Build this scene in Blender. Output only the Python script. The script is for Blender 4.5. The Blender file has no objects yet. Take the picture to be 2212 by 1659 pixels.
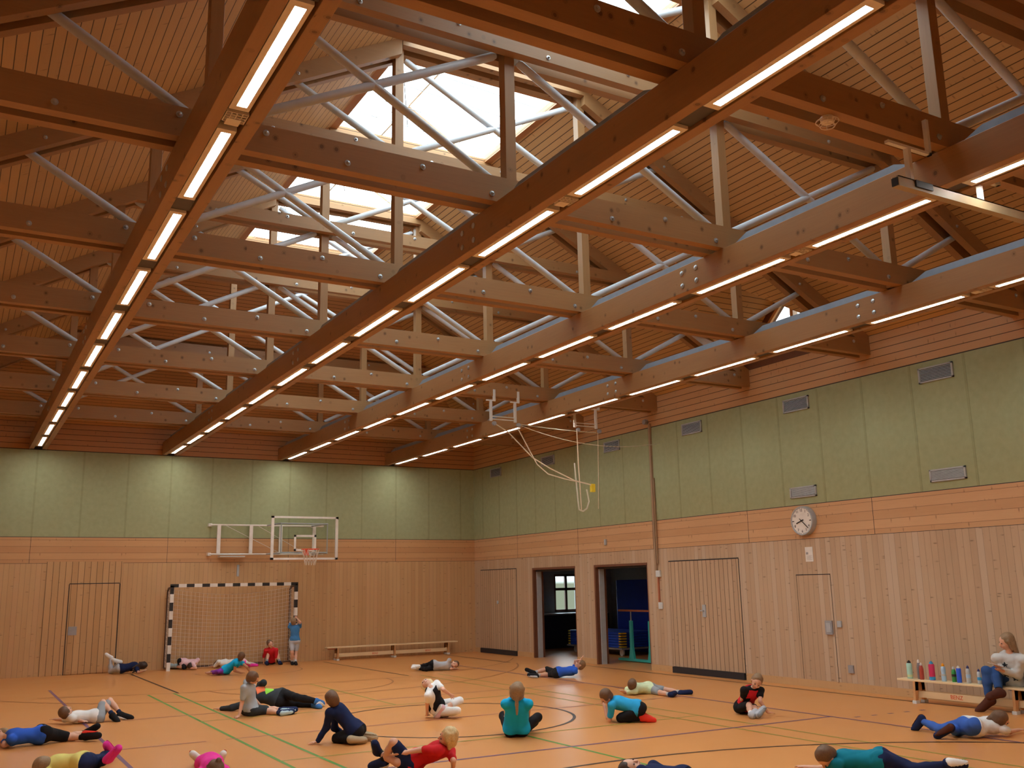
import bpy, bmesh, math, random
import numpy as np
from mathutils import Vector, Matrix
random.seed(7)
C = bpy.context.scene.collection
D = bpy.data
SC = bpy.context.scene

# ---------------------------------------------------------------- camera
CP = (-13.5713, -25.8646, 1.896); YAW, PITCH, ROLL, FPX = 0.5253, 0.2074, -0.0197, 2063.5
_f = Vector((math.sin(YAW)*math.cos(PITCH), math.cos(YAW)*math.cos(PITCH), math.sin(PITCH)))
_r0 = Vector((math.cos(YAW), -math.sin(YAW), 0)); _u0 = _r0.cross(_f)
_r = _r0*math.cos(ROLL) + _u0*math.sin(ROLL); _u = _u0*math.cos(ROLL) - _r0*math.sin(ROLL)
cam = D.objects.new('camera', D.cameras.new('camera')); C.objects.link(cam)
cam.matrix_world = Matrix(((_r.x, _u.x, -_f.x, CP[0]), (_r.y, _u.y, -_f.y, CP[1]), (_r.z, _u.z, -_f.z, CP[2]), (0, 0, 0, 1)))
cam.data.sensor_fit = 'HORIZONTAL'; cam.data.sensor_width = 36.0; cam.data.lens = FPX/2212*36
cam.data.clip_start = 0.05; cam.data.clip_end = 300
SC.camera = cam
# ---------------------------------------------------------------- exposure, sky
VS = SC.view_settings
VS.view_transform = 'Standard'; VS.look = 'None'; VS.gamma = 1; VS.use_curve_mapping = False
VS.exposure = 0.0
SKY = 8.0; LAMP = 48.0
W = D.worlds.new('world'); SC.world = W; W.use_nodes = True
_wt = W.node_tree; _bg = _wt.nodes['Background']; _bg.inputs[1].default_value = SKY      # bright overcast sky over a dull ground
_tc = _wt.nodes.new('ShaderNodeTexCoord'); _sx = _wt.nodes.new('ShaderNodeSeparateXYZ'); _cr = _wt.nodes.new('ShaderNodeValToRGB')
_wt.links.new(_tc.outputs['Generated'], _sx.inputs[0]); _wt.links.new(_sx.outputs['Z'], _cr.inputs[0]); _wt.links.new(_cr.outputs[0], _bg.inputs[0])
_cr.color_ramp.elements[0].position = 0.0; _cr.color_ramp.elements[0].color = (.05, .055, .04, 1)
_cr.color_ramp.elements[1].position = .02; _cr.color_ramp.elements[1].color = (.80, .93, 1.0, 1)
SC.cycles.max_bounces = 8; SC.cycles.diffuse_bounces = 4; SC.cycles.glossy_bounces = 3
SC.cycles.transmission_bounces = 6; SC.cycles.transparent_max_bounces = 10
SC.cycles.caustics_reflective = False; SC.cycles.caustics_refractive = False
SC.cycles.sample_clamp_indirect = 6.0

# ---------------------------------------------------------------- materials
def mat(name, col, rough=0.6, metal=0.0, spec=0.5, emit=None, estr=0):
    m = D.materials.new(name); m.use_nodes = True
    p = m.node_tree.nodes['Principled BSDF']
    p.inputs['Base Color'].default_value = (*col, 1); p.inputs['Roughness'].default_value = rough
    p.inputs['Metallic'].default_value = metal; p.inputs['Specular IOR Level'].default_value = spec
    if emit:
        p.inputs['Emission Color'].default_value = (*emit, 1); p.inputs['Emission Strength'].default_value = estr
    else:   # a little tone variation so nothing is dead flat
        nt = m.node_tree
        n = nt.nodes.new('ShaderNodeTexNoise'); n.inputs['Scale'].default_value = 9; n.inputs['Detail'].default_value = 4
        g = nt.nodes.new('ShaderNodeNewGeometry'); nt.links.new(g.outputs['Position'], n.inputs['Vector'])
        r = nt.nodes.new('ShaderNodeMapRange'); r.inputs['To Min'].default_value = 0.86; r.inputs['To Max'].default_value = 1.14
        nt.links.new(n.outputs['Fac'], r.inputs['Value'])
        x = nt.nodes.new('ShaderNodeVectorMath'); x.operation = 'SCALE'; x.inputs[0].default_value = col
        nt.links.new(r.outputs[0], x.inputs['Scale']); nt.links.new(x.outputs[0], p.inputs['Base Color'])
    return m

class NT:
    """small helper to write node graphs as expressions"""
    def __init__(s, m): s.t = m.node_tree; s.p = s.t.nodes['Principled BSDF']
    def n(s, k, **kw):
        a = s.t.nodes.new(k)
        for q, v in kw.items(): setattr(a, q, v)
        return a
    def put(s, sock, v):
        if isinstance(v, (int, float, tuple, list)): sock.default_value = v
        else: s.t.links.new(v, sock)
    def m(s, op, a, b=0.0, c=0.0):
        k = s.n('ShaderNodeMath', operation=op)
        s.put(k.inputs[0], a); s.put(k.inputs[1], b); s.put(k.inputs[2], c); return k.outputs[0]
    def mix(s, f, a, b, mode='MIX'):
        k = s.n('ShaderNodeMix', data_type='RGBA', blend_type=mode)
        s.put(k.inputs[0], f); s.put(k.inputs[6], a); s.put(k.inputs[7], b); return k.outputs[2]
    def comb(s, x, y, z):
        k = s.n('ShaderNodeCombineXYZ'); s.put(k.inputs[0], x); s.put(k.inputs[1], y); s.put(k.inputs[2], z); return k.outputs[0]
    def noise(s, vec, scale=1, detail=3, rough=.5):
        k = s.n('ShaderNodeTexNoise'); s.put(k.inputs['Vector'], vec); k.inputs['Scale'].default_value = scale
        k.inputs['Detail'].default_value = detail; k.inputs['Roughness'].default_value = rough; return k.outputs['Fac']

def wood(name, c1, c2, across, along, w=0.0, groove=0.012, gdark=0.25, knots=0.5, rough=0.5, tint=0.25, off=0.0, spec=0.4, third=None):
    """planks: `across` and `along` are axes in world space, w = board width (0 = one timber)"""
    m = mat(name, c1, rough, spec=spec); t = NT(m)
    g = t.n('ShaderNodeNewGeometry')
    def dot(v):
        k = t.n('ShaderNodeVectorMath', operation='DOT_PRODUCT'); t.t.links.new(g.outputs['Position'], k.inputs[0]); k.inputs[1].default_value = v
        return k.outputs['Value']
    a, l = dot(across), dot(along)
    o3 = Vector(across).cross(Vector(along)); o = dot(tuple(o3))
    if w:
        q = t.m('DIVIDE', t.m('ADD', a, off), w); fl = t.m('FLOOR', q); fr = t.m('FRACT', q)
        wn = t.n('ShaderNodeTexWhiteNoise', noise_dimensions='1D'); t.t.links.new(fl, wn.inputs['W']); rnd = wn.outputs['Value']
        gr = t.m('LESS_THAN', fr, groove/w)
    else:
        rnd = 0.37; gr = None
    lo = t.m('ADD', l, t.m('MULTIPLY', rnd, 17.0))
    grain = t.noise(t.comb(t.m('MULTIPLY', a, 55.0), t.m('MULTIPLY', lo, 2.2), t.m('MULTIPLY', o, 55.0)), 1, 3, .6)
    broad = t.noise(t.comb(t.m('MULTIPLY', a, 4.0), t.m('MULTIPLY', lo, 1.1), t.m('MULTIPLY', o, 4.0)), 1, 3)
    f = t.m('ADD', t.m('MULTIPLY', grain, 0.55), t.m('MULTIPLY', broad, 0.6))
    f = t.m('ADD', t.m('SUBTRACT', f, 0.08), t.m('MULTIPLY', t.m('SUBTRACT', rnd, 0.5), tint*2))
    f = t.m('MINIMUM', t.m('MAXIMUM', f, 0.0), 1.0)
    col = t.mix(f, (*c1, 1), (*c2, 1))
    if third:
        b2 = t.m('GREATER_THAN', rnd, 0.86); col = t.mix(t.m('MULTIPLY', b2, 0.6), col, (*third, 1))
    if knots:
        v = t.n('ShaderNodeTexVoronoi', feature='F1'); v.inputs['Scale'].default_value = 1
        t.put(v.inputs['Vector'], t.comb(t.m('MULTIPLY', a, 6.0 if w else 8.0), t.m('MULTIPLY', lo, 21.0 if w else 9.0), t.m('MULTIPLY', o, 8.0)))
        sp = t.n('ShaderNodeSeparateColor'); t.t.links.new(v.outputs['Color'], sp.inputs[0]); keep = t.m('LESS_THAN', sp.outputs[0], .15 if w else .2)
        kn = t.m('MULTIPLY', t.m('MULTIPLY', t.m('LESS_THAN', v.outputs['Distance'], 0.17), knots), keep)
        ring = t.m('MULTIPLY', t.m('MULTIPLY', t.m('LESS_THAN', v.outputs['Distance'], 0.30), knots*0.35), keep)
        d = tuple(x*0.42 for x in c2)
        col = t.mix(ring, col, (*d, 1)); col = t.mix(kn, col, (*d, 1))
    if gr is not None:
        col = t.mix(t.m('MULTIPLY', gr, 1-gdark), col, tuple([x*0.12 for x in c2]+[1]))
        bp = t.n('ShaderNodeBump'); bp.inputs['Distance'].default_value = .01; bp.inputs['Strength'].default_value = .6
        t.put(bp.inputs['Height'], t.m('SUBTRACT', 1.0, gr)); t.t.links.new(bp.outputs[0], t.p.inputs['Normal'])
    t.t.links.new(col, t.p.inputs['Base Color'])
    return m

X_, Y_, Z_ = (1, 0, 0), (0, 1, 0), (0, 0, 1)
T1, T2 = (0.43, 0.235, 0.10), (0.30, 0.145, 0.06)
M = {}
M['timber_x'] = wood('timber along x', T1, T2, Z_, X_, knots=.75, rough=.45)
M['timber_y'] = wood('timber along y', T1, T2, Z_, Y_, knots=.7, rough=.42)
M['timber_z'] = wood('timber upright', T1, T2, X_, Z_, knots=.55, rough=.45)
RB1, RB2 = (0.63, 0.405, 0.19), (0.52, 0.31, 0.14)
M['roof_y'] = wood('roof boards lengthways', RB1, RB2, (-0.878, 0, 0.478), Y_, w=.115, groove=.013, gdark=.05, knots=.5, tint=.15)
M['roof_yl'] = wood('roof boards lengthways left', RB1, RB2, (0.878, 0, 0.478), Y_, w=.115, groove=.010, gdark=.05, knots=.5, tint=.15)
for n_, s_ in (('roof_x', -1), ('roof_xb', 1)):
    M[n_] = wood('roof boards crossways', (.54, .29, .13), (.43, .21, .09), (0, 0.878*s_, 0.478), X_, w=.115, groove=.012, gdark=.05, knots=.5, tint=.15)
M['eave_y'] = wood('eave boards right', (.60, .35, .17), (.50, .27, .12), Z_, Y_, w=.135, groove=.012, gdark=.05, knots=.5, tint=.15, off=.035)
M['eave_x'] = wood('eave boards end', (.52, .26, .11), (.42, .19, .075), Z_, X_, w=.135, groove=.012, gdark=.05, knots=.5, tint=.15, off=.035)
WB1, WB2, WB3 = (0.54, 0.385, 0.255), (0.44, 0.30, 0.19), (0.58, 0.455, 0.34)
M['wall_r'] = wood('wall boards right', WB1, WB2, Y_, Z_, w=.115, groove=.005, gdark=.45, knots=.6, tint=.3, third=WB3)
M['wall_e'] = wood('wall boards end', (0.60,0.38,0.19), (0.50,0.295,0.135), X_, Z_, w=.115, groove=.005, gdark=.45, knots=.45, tint=.3, third=(.62,.38,.2))
M['band_r'] = wood('band boards right', (0.64,0.39,0.21), (0.53,0.30,0.145), Z_, Y_, w=.155, groove=.006, gdark=.3, knots=.6, tint=.25, off=.08)
M['band_e'] = wood('band boards end', (0.62,0.36,0.17), (0.52,0.27,0.12), Z_, X_, w=.155, groove=.006, gdark=.3, knots=.5, tint=.25, off=.08)
M['batten_r'] = wood('battened door boards', WB1, WB2, Y_, Z_, w=.128, groove=.012, gdark=.12, knots=.5, tint=.35)
M['batten_e'] = wood('battened niche boards', (.59,.36,.175), (.49,.285,.125), X_, Z_, w=.14, groove=.012, gdark=.2, knots=.4, tint=.35)
M['bench_wood'] = wood('bench wood', (.86,.70,.44), (.76,.58,.34), X_, Y_, knots=0, rough=.4)
M['bench_leg'] = wood('bench leg wood', (.66,.36,.16), (.55,.28,.11), X_, Z_, knots=0, rough=.45)
M['green'] = mat('green acoustic panel', (0.36, 0.40, 0.235), .95, spec=.1)
M['green_joint'] = mat('green joint strip', (0.315, 0.35, 0.20), .9, spec=.1)
M['shadow_gap'] = mat('dark rubber', (0.018, 0.017, 0.022), .6)
M['steel'] = mat('pale grey painted steel tube', (0.62, 0.64, 0.68), .38, spec=.5)
M['zinc'] = mat('zinc bolt', (0.55, 0.58, 0.60), .35, .7)
M['tray'] = mat('grey sheet metal', (0.30, 0.36, 0.44), .45, .3)
M['lamp_body'] = mat('beige lamp housing', (0.86, 0.76, 0.64), .5)
M['lamp_dark'] = mat('dark ribbed filler', (0.10, 0.085, 0.08), .5, .3)
M['diffuser'] = mat('lamp diffuser', (1, 1, 1), .5, emit=(1.0, 0.95, 0.88), estr=LAMP)
M['white'] = mat('white paint', (0.78, 0.76, 0.72), .4)
M['offwhite'] = mat('off white plastic', (0.62, 0.66, 0.68), .45)
M['grey'] = mat('grey plastic', (0.32, 0.32, 0.34), .5)
M['grey_light'] = mat('light grey paint', (0.42, 0.45, 0.48), .5)
M['black'] = mat('black paint', (0.015, 0.015, 0.017), .4)
M['red'] = mat('red paint', (0.75, 0.10, 0.04), .4)
M['blue_mat'] = mat('blue vinyl mat', (0.012, 0.045, 0.50), .45)
M['blue_mat2'] = mat('mid blue vinyl mat', (0.02, 0.09, 0.65), .45)
M['yellow'] = mat('yellow strap', (0.75, 0.55, 0.03), .6)
M['teal'] = mat('teal painted metal', (0.05, 0.45, 0.42), .4)
M['net'] = mat('pale net cord', (0.75, 0.68, 0.58), .8)
M['rope'] = mat('beige strap', (0.66, 0.54, 0.38), .8)
M['brown_wood'] = mat('brown rail wood', (0.42, 0.14, 0.07), .45)
M['store_wall'] = mat('store room plaster', (0.34, 0.35, 0.34), .9)
M['dark_wood'] = mat('dark stained frame', (0.16, 0.06, 0.03), .5)
# floor: orange linoleum, slightly glossy
fm = mat('orange linoleum', (.76, .30, .10), .30, spec=.42); _t = NT(fm); M['floor'] = fm
_g = _t.n('ShaderNodeNewGeometry')
_n1 = _t.noise(_g.outputs['Position'], 1.1, 3); _n2 = _t.noise(_g.outputs['Position'], 60, 2)
_c = _t.mix(_n1, (.66, .285, .085, 1), (.71, .315, .098, 1)); _c = _t.mix(_t.m('MULTIPLY', _n2, .25), _c, (.58, .245, .075, 1))
_t.t.links.new(_c, _t.p.inputs['Base Color'])
_t.put(_t.p.inputs['Roughness'], _t.m('ADD', .27, _t.m('MULTIPLY', _n1, .12)))
# glass: clear, thin
gm = D.materials.new('clear glass'); gm.use_nodes = True; _nt = gm.node_tree; _nt.nodes.clear(); M['glass'] = gm
_o = _nt.nodes.new('ShaderNodeOutputMaterial'); _tr = _nt.nodes.new('ShaderNodeBsdfTransparent'); _gl = _nt.nodes.new('ShaderNodeBsdfGlossy')
_mx = _nt.nodes.new('ShaderNodeMixShader'); _gl.inputs['Roughness'].default_value = .02; _tr.inputs[0].default_value = (.95, .98, .98, 1)
_mx.inputs[0].default_value = .05
_nt.links.new(_tr.outputs[0], _mx.inputs[1]); _nt.links.new(_gl.outputs[0], _mx.inputs[2]); _nt.links.new(_mx.outputs[0], _o.inputs[0])

# ---------------------------------------------------------------- geometry helpers
class MB:
    def __init__(s): s.v = []; s.f = []; s.sm = []
    def add(s, vs, fs, smooth=False):
        o = len(s.v); s.v += [tuple(v) for v in vs]; s.f += [tuple(i+o for i in f) for f in fs]; s.sm += [smooth]*len(fs); return s
    def box(s, x0, y0, z0, x1, y1, z1):
        x0, x1 = min(x0, x1), max(x0, x1); y0, y1 = min(y0, y1), max(y0, y1); z0, z1 = min(z0, z1), max(z0, z1)
        v = [(x, y, z) for z in (z0, z1) for y in (y0, y1) for x in (x0, x1)]
        return s.add(v, [(0, 2, 3, 1), (4, 5, 7, 6), (0, 1, 5, 4), (2, 6, 7, 3), (0, 4, 6, 2), (1, 3, 7, 5)])
    def bar(s, p, q, w, h, up=(0, 0, 1), ext=0):
        """rectangular bar from p to q, w = width across, h = size along `up`"""
        p, q = Vector(p), Vector(q); d = (q-p).normalized(); p = p-d*ext; q = q+d*ext
        a = d.cross(Vector(up)).normalized(); b = a.cross(d).normalized()
        v = [e + a*(i*w/2) + b*(j*h/2) for e in (p, q) for (i, j) in ((-1, -1), (1, -1), (1, 1), (-1, 1))]
        return s.add(v, [(3, 2, 1, 0), (4, 5, 6, 7), (0, 1, 5, 4), (1, 2, 6, 5), (2, 3, 7, 6), (3, 0, 4, 7)])
    def tube(s, pts, r, n=10, cap=True):
        pts = [Vector(p) for p in pts]; rs = r if isinstance(r, (list, tuple)) else [r]*len(pts); rings = []
        prev = None
        for i, p in enumerate(pts):
            d = (pts[min(i+1, len(pts)-1)]-pts[max(i-1, 0)]).normalized()
            a = prev - d*prev.dot(d) if prev else d.orthogonal()
            if a.length < 1e-6: a = d.orthogonal()
            a.normalize(); prev = a; b = d.cross(a)
            rings.append([p+(a*math.cos(2*math.pi*k/n)+b*math.sin(2*math.pi*k/n))*rs[i] for k in range(n)])
        v = [x for g in rings for x in g]; f = []
        for i in range(len(pts)-1):
            for k in range(n): f.append((i*n+k, i*n+(k+1) % n, (i+1)*n+(k+1) % n, (i+1)*n+k))
        if cap: f += [tuple(reversed(range(n))), tuple((len(pts)-1)*n+k for k in range(n))]
        return s.add(v, f, n > 5)
    def lathe(s, c, prof, n=20, axis='z'):
        c = Vector(c); rings = []
        for r, h in prof:
            for k in range(n):
                a = 2*math.pi*k/n; u, w = r*math.cos(a), r*math.sin(a)
                rings.append(c + (Vector((u, w, h)) if axis == 'z' else Vector((-h, u, w)) if axis == 'x' else Vector((u, -h, w))))
        f = [(i*n+k, i*n+(k+1) % n, (i+1)*n+(k+1) % n, (i+1)*n+k) for i in range(len(prof)-1) for k in range(n)]
        f += [tuple(reversed(range(n))), tuple((len(prof)-1)*n+k for k in range(n))]
        return s.add(rings, f, True)
    def prism(s, poly, d):
        """polygon (list of 3D points) pushed along d"""
        n = len(poly); d = Vector(d); v = [Vector(p) for p in poly]+[Vector(p)+d for p in poly]
        f = [tuple(range(n)), tuple(reversed(range(n, 2*n)))]+[(i, i+n, (i+1) % n+n, (i+1) % n) for i in range(n)]
        return s.add(v, f)
    def build(s, name, m, parent=None, bevel=0):
        me = D.meshes.new(name); off = Vector(origin_of(parent)) if parent else Vector((0, 0, 0))
        me.from_pydata([tuple(Vector(v)-off) for v in s.v], [], s.f); me.materials.append(M[m] if isinstance(m, str) else m)
        me.polygons.foreach_set('use_smooth', s.sm)
        b = bmesh.new(); b.from_mesh(me); bmesh.ops.recalc_face_normals(b, faces=b.faces); b.to_mesh(me); b.free(); me.update()
        if any(s.sm):
            try: me.set_sharp_from_angle(angle=math.radians(40))
            except Exception: pass
        o = D.objects.new(name, me); C.objects.link(o)
        if parent: o.parent = parent
        if bevel:
            k = o.modifiers.new('bevel', 'BEVEL'); k.width = bevel; k.segments = 2; k.limit_method = 'ANGLE'
        return o
def origin_of(o):
    p = Vector((0, 0, 0))
    while o: p += o.location; o = o.parent
    return p
def thing(name, label, cat, loc, group=None):
    o = D.objects.new(name, None); C.objects.link(o); o.location = loc; o.empty_display_size = .2
    o['label'] = label; o['category'] = cat
    if group: o['group'] = group
    return o
def tag(o, label, cat, group=None):
    o['label'] = label; o['category'] = cat
    if group: o['group'] = group
    return o
def struct(mb, name, m, label=None):
    o = mb.build(name, m); o['kind'] = 'structure'
    if label: o['label'] = label
    return o
def copy_tree(o, parent=None, loc=None):
    c = o.copy(); C.objects.link(c); c.parent = parent
    if loc is not None: c.location = loc
    for ch in list(o.children): copy_tree(ch, c)
    return c
ORD = ['first', 'second', 'third', 'fourth', 'fifth', 'sixth', 'seventh', 'eighth', 'ninth', 'tenth', 'eleventh', 'twelfth', 'thirteenth', 'fourteenth']

# ================================================================ the room
XL, YB = -14.75, -26.6          # left wall, back wall; right wall x=0, end wall y=0
ZB0, ZB1, ZG, ZE = 2.62, 3.255, 5.37, 6.05   # band bottom, band top, green top, eave
RX0, RX1, ZR, SL = -8.86, -5.88, 9.255, 0.545 # flat roof zone and its height, slope
ROW = 'ceiling'
fl = struct(MB().box(XL-.3, YB-.3, -.3, .0, .0, 0.0), 'floor', 'floor', 'orange linoleum sports floor')
# right wall: openings (y0,y1,ztop)
OPEN = [(-5.43, -3.35, 2.335), (-8.37, -6.27, 2.335)]
mb = MB(); ys = [0.0]
def wall_r(mb, z0, z1, holes=()):
    y = 0.3
    for (a, b) in sorted(holes, reverse=True):
        mb.box(0, b, z0, .3, y, z1); y = a
    mb.box(0, YB-.3, z0, .3, y, z1)
wall_r(mb, .13, 2.335, [(a, b) for a, b, _ in OPEN]); wall_r(mb, 2.335, ZB0)
wr = struct(mb, 'wall_right', 'wall_r', 'right wall of upright pine boards')
def cb(mb, name, m, parent=wr): return mb.build(name, m, parent)
mb = MB(); wall_r(mb, ZB0+.008, ZB1-.012); cb(mb, 'board_band', 'band_r')
mb = MB(); wall_r(mb, ZB0, ZB0+.008); wall_r(mb, ZB1-.012, ZB1); cb(mb, 'shadow_line', 'shadow_gap')
mb = MB(); wall_r(mb, ZB1, ZG-.012); cb(mb, 'acoustic_panel', 'green')
mb = MB(); wall_r(mb, ZG-.012, ZG); cb(mb, 'shadow_line', 'shadow_gap')
mb = MB(); wall_r(mb, ZG, ZE); wall_r(mb, ZE, ZE+.5, [(-14.80, -11.46)]); cb(mb, 'eave_boards', 'eave_y')
for k in range(-11, 16):
    y = -15.69+1.0085*k
    if YB < y < -.3: cb(MB().box(-.003, y-.022, ZB1, 0, y+.022, ZG-.012), 'joint_strip', 'green_joint')
    if k % 3 == 1 and YB < y < 0: cb(MB().box(-.002, y-.004, ZB0, 0, y+.004, ZB1), 'seam', 'shadow_gap')
# baseboards right
segs = [(0, -.39), (-2.5, -3.35), (-5.43, -6.27), (-8.37, -9.15), (-11.34, YB)]
for i, (a, b) in enumerate(segs):
    o = MB().box(-.015, b, 0, .3, a, .13).build('baseboard_right', 'bench_leg' if 0 else 'wall_e'); o['kind'] = 'structure'
# end wall
mb = MB().box(XL-.3, 0, 0, 0, .3, ZB0); we = struct(mb, 'wall_end', 'wall_e', 'end wall of upright pine boards')
def ce(mb, name, m): return mb.build(name, m, we)
ce(MB().box(XL-.3, 0, ZB0+.008, 0, .3, ZB1-.012), 'board_band', 'band_e')
ce(MB().box(XL-.3, .001, ZB0, 0, .3, ZB0+.008).box(XL-.3, .001, ZB1-.012, 0, .3, ZB1).box(XL-.3, .001, ZG-.012, 0, .3, ZG), 'shadow_line', 'shadow_gap')
ce(MB().box(XL-.3, 0, ZB1, 0, .3, ZG-.012), 'acoustic_panel', 'green')
ce(MB().box(XL-.3, 0, ZG, 0, .3, ZE+.5), 'eave_boards', 'eave_x')
for k in range(-2, 12):
    x = -12.01+1.05*k
    if XL < x < -.2: ce(MB().box(x-.022, -.003, ZB1, x+.022, 0, ZG-.012), 'joint_strip', 'green_joint')
    if k % 3 == 0: ce(MB().box(x-.004, -.002, ZB0, x+.004, 0, ZB1), 'seam', 'shadow_gap')
struct(MB().box(XL-.3, YB-.3, 0, XL, .3, ZE+.5), 'wall_left', 'wall_r', 'left wall of upright pine boards')
struct(MB().box(XL, YB-.3, 0, 0, YB, ZE+.5), 'wall_back', 'wall_e', 'back wall of upright pine boards')
wi = 1

# ---- roof: hipped, boarded underneath, with a glazed lantern along the ridge
YA, YZ = -5.87, YB+5.87
DC, DZ, DT = -13.13, 7.55, 0.90     # dormer: centre line, ridge height, slope
da = (DZ-ZE)/SL; dh = (DZ-ZE)/DT
up = (0, 0, .25)
mb = MB().prism([(0, 0, ZE), (0, DC+dh, ZE), (-da, DC, DZ), (0, DC-dh, ZE), (0, YB, ZE), (RX1, YZ, ZR), (RX1, YA, ZR)], up)
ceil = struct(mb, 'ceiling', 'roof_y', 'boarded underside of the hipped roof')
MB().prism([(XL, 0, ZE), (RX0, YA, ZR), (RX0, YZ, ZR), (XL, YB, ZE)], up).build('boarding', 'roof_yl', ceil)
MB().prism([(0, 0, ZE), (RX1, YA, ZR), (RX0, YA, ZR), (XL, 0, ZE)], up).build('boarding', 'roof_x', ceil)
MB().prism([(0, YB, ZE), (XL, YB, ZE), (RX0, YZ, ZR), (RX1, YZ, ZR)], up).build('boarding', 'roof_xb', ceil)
# overhang above wall heads so no light leaks
MB().box(0, YB-.3, ZE+.24, .35, DC-dh-.1, ZE+.5).box(0, DC+dh+.1, ZE+.24, .35, .35, ZE+.5).build('boarding', 'roof_x', ceil)
# dormer with a triangular window
M['dormer_b'] = wood('dormer boards', RB1, RB2, (0, -0.743, 0.669), X_, w=.115, groove=.012, gdark=.05, knots=.4, tint=.15)
mb = MB().prism([(0.3, DC+dh, ZE), (0, DC+dh, ZE), (-da, DC, DZ), (.3, DC, DZ)], up).prism([(0.3, DC-dh, ZE), (0.3, DC, DZ), (-da, DC, DZ), (0, DC-dh, ZE)], up)
mb.build('dormer_boarding', 'dormer_b', ceil)
wz = .26; wa = DZ-wz; wbz = 6.5; wy = (wa-wbz)/DT
g = MB()
g.prism([(0, DC-dh, ZE), (0, DC+dh, ZE), (0, DC+wy, wbz), (0, DC-wy, wbz)], (.12, 0, 0))
g.prism([(0, DC+dh, ZE), (0, DC, DZ), (0, DC, wa), (0, DC+wy, wbz)], (.12, 0, 0))
g.prism([(0, DC-dh, ZE), (0, DC-wy, wbz), (0, DC, wa), (0, DC, DZ)], (.12, 0, 0))
wd = struct(g, 'window_%d' % wi, 'dark_wood', 'triangular dormer window in the right roof slope'); wi += 1
MB().box(-.03, DC-.16, wbz, .1, DC-.08, 7.2).bar((-.01, DC-wy, wbz), (-.01, DC, wa), .06, .05, (1, 0, 0)).bar((-.01, DC+wy, wbz), (-.01, DC, wa), .06, .05, (1, 0, 0)).build('window_frame', 'bench_leg', wd)
MB().prism([(.06, DC+wy, wbz), (.06, DC, wa), (.06, DC-wy, wbz)], (.005, 0, 0)).build('pane', 'glass', wd)
# lantern
LX0, LX1 = -8.74, -6.0
TR = [-2.90, -5.87, -8.84, -11.81, -14.78, -17.75, -20.72, -23.69]
fz = MB().box(RX0, YZ, ZR, LX0, YA, ZR+.07).box(LX1, YZ, ZR, RX1, YA, ZR+.07)
for i, yt in enumerate(TR[1:7]):
    a = yt-.17 if i else yt-.35; b = yt+.40
    if i == 0: b = YA
    if i == 5: a = YZ
    fz.box(LX0, a, ZR, LX1, b, ZR+.07)
fz.build('lantern_curb', 'eave_x', ceil)
RZ = ZR+.07; LXM = (RX0+RX1)/2; LH = .8
wn = MB()
for yt in TR[1:7]:
    yy = yt+.05
    wn.bar((LX0, yy, RZ), (LXM, yy, RZ+LH), .06, .05, (0, 0, 1)).bar((LX1, yy, RZ), (LXM, yy, RZ+LH), .06, .05, (0, 0, 1))
wn.bar((LXM, YA, RZ+LH), (LXM, YZ, RZ+LH), .03, .04)
lant = struct(wn, 'window_%d' % wi, 'white', 'glazed ridge lantern over the hall'); wi += 1
MB().prism([(LX0, YA, RZ), (LXM, YA, RZ+LH), (LXM, YZ, RZ+LH), (LX0, YZ, RZ)], (0, 0, .006)).prism([(LX1, YA, RZ), (LXM, YA, RZ+LH), (LXM, YZ, RZ+LH), (LX1, YZ, RZ)], (0, 0, .006)).prism([(LX0, YA, RZ), (LX1, YA, RZ), (LXM, YA, RZ+LH)], (0, .006, 0)).prism([(LX0, YZ, RZ), (LX1, YZ, RZ), (LXM, YZ, RZ+LH)], (0, .006, 0)).build('pane', 'glass', lant)
for i in range(5):     # thin wires strung under the glass
    y0 = (TR[i+1]+TR[i+2])/2
    w = MB()
    for dy in (-.8, -.25, .35, .9): w.tube([(LX0+.15, y0+dy, RZ+.1), (LX1-.15, y0+dy+.1, RZ+.0)], .006, 5)
    w.tube([(LX0+.2, y0-.9, RZ+.1), (LXM-.3, y0+.9, RZ+.05)], .008, 5)
    w.build('shade_wire', 'grey', lant)

# ---- doors and fittings in the right wall
def closed_door(n, y0, y1, zt, label):
    d = MB().box(-.012, y0, .13, .0, y1, zt).build('door_%d' % n, 'batten_r'); d['kind'] = 'structure'; d['label'] = label
    MB().box(-.016, y0, zt, -.0, y1+.0, zt+.022).box(-.013, y0-.005, .1, 0, y0, zt).box(-.013, y1, .1, 0, y1+.005, zt).build('shadow_gap', 'shadow_gap', d)
    MB().box(-.05, y0, 0.0, .3, y1, .125).build('rubber_strip', 'shadow_gap', d)
    return d
d1 = closed_door(1, -2.49, -.40, 2.33, 'closed store room gate nearest the corner')
MB().lathe((-.012, -1.43, 1.42), [(.05, 0), (.05, .02), (.02, .03)], 14, 'x').build('door_handle', 'grey_light', d1)
d2 = closed_door(2, -11.32, -9.14, 2.325, 'wide closed battened store room gate')
MB().box(-.03, -10.28, 1.17, -.012, -10.18, 1.42).tube([(-.03, -10.23, 1.3), (-.06, -10.23, 1.3), (-.06, -10.13, 1.3)], .012, 8).build('door_handle', 'grey_light', d2)
for n, (y0, y1, zt) in enumerate(OPEN):
    f = MB().box(-.01, y0, zt-.055, .32, y1, zt).box(-.012, y1-.06, 0, .3, y1, zt).box(.0, y0, 0, .3, y0+.03, zt)
    d = f.build('door_%d' % (3+n), 'dark_wood'); d['kind'] = 'structure'; d['label'] = 'open store room gateway, %s' % ('left one with a window behind' if n == 0 else 'right one with blue mats behind')
    MB().box(.085, y1-.09, 0, .225, y1-.06, zt-.09).build('guide_rail', 'grey_light', d)
    MB().box(.06, y0+.03, zt-.1, .28, y1-.06, zt-.056).build('raised_gate', 'shadow_gap', d)
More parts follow.
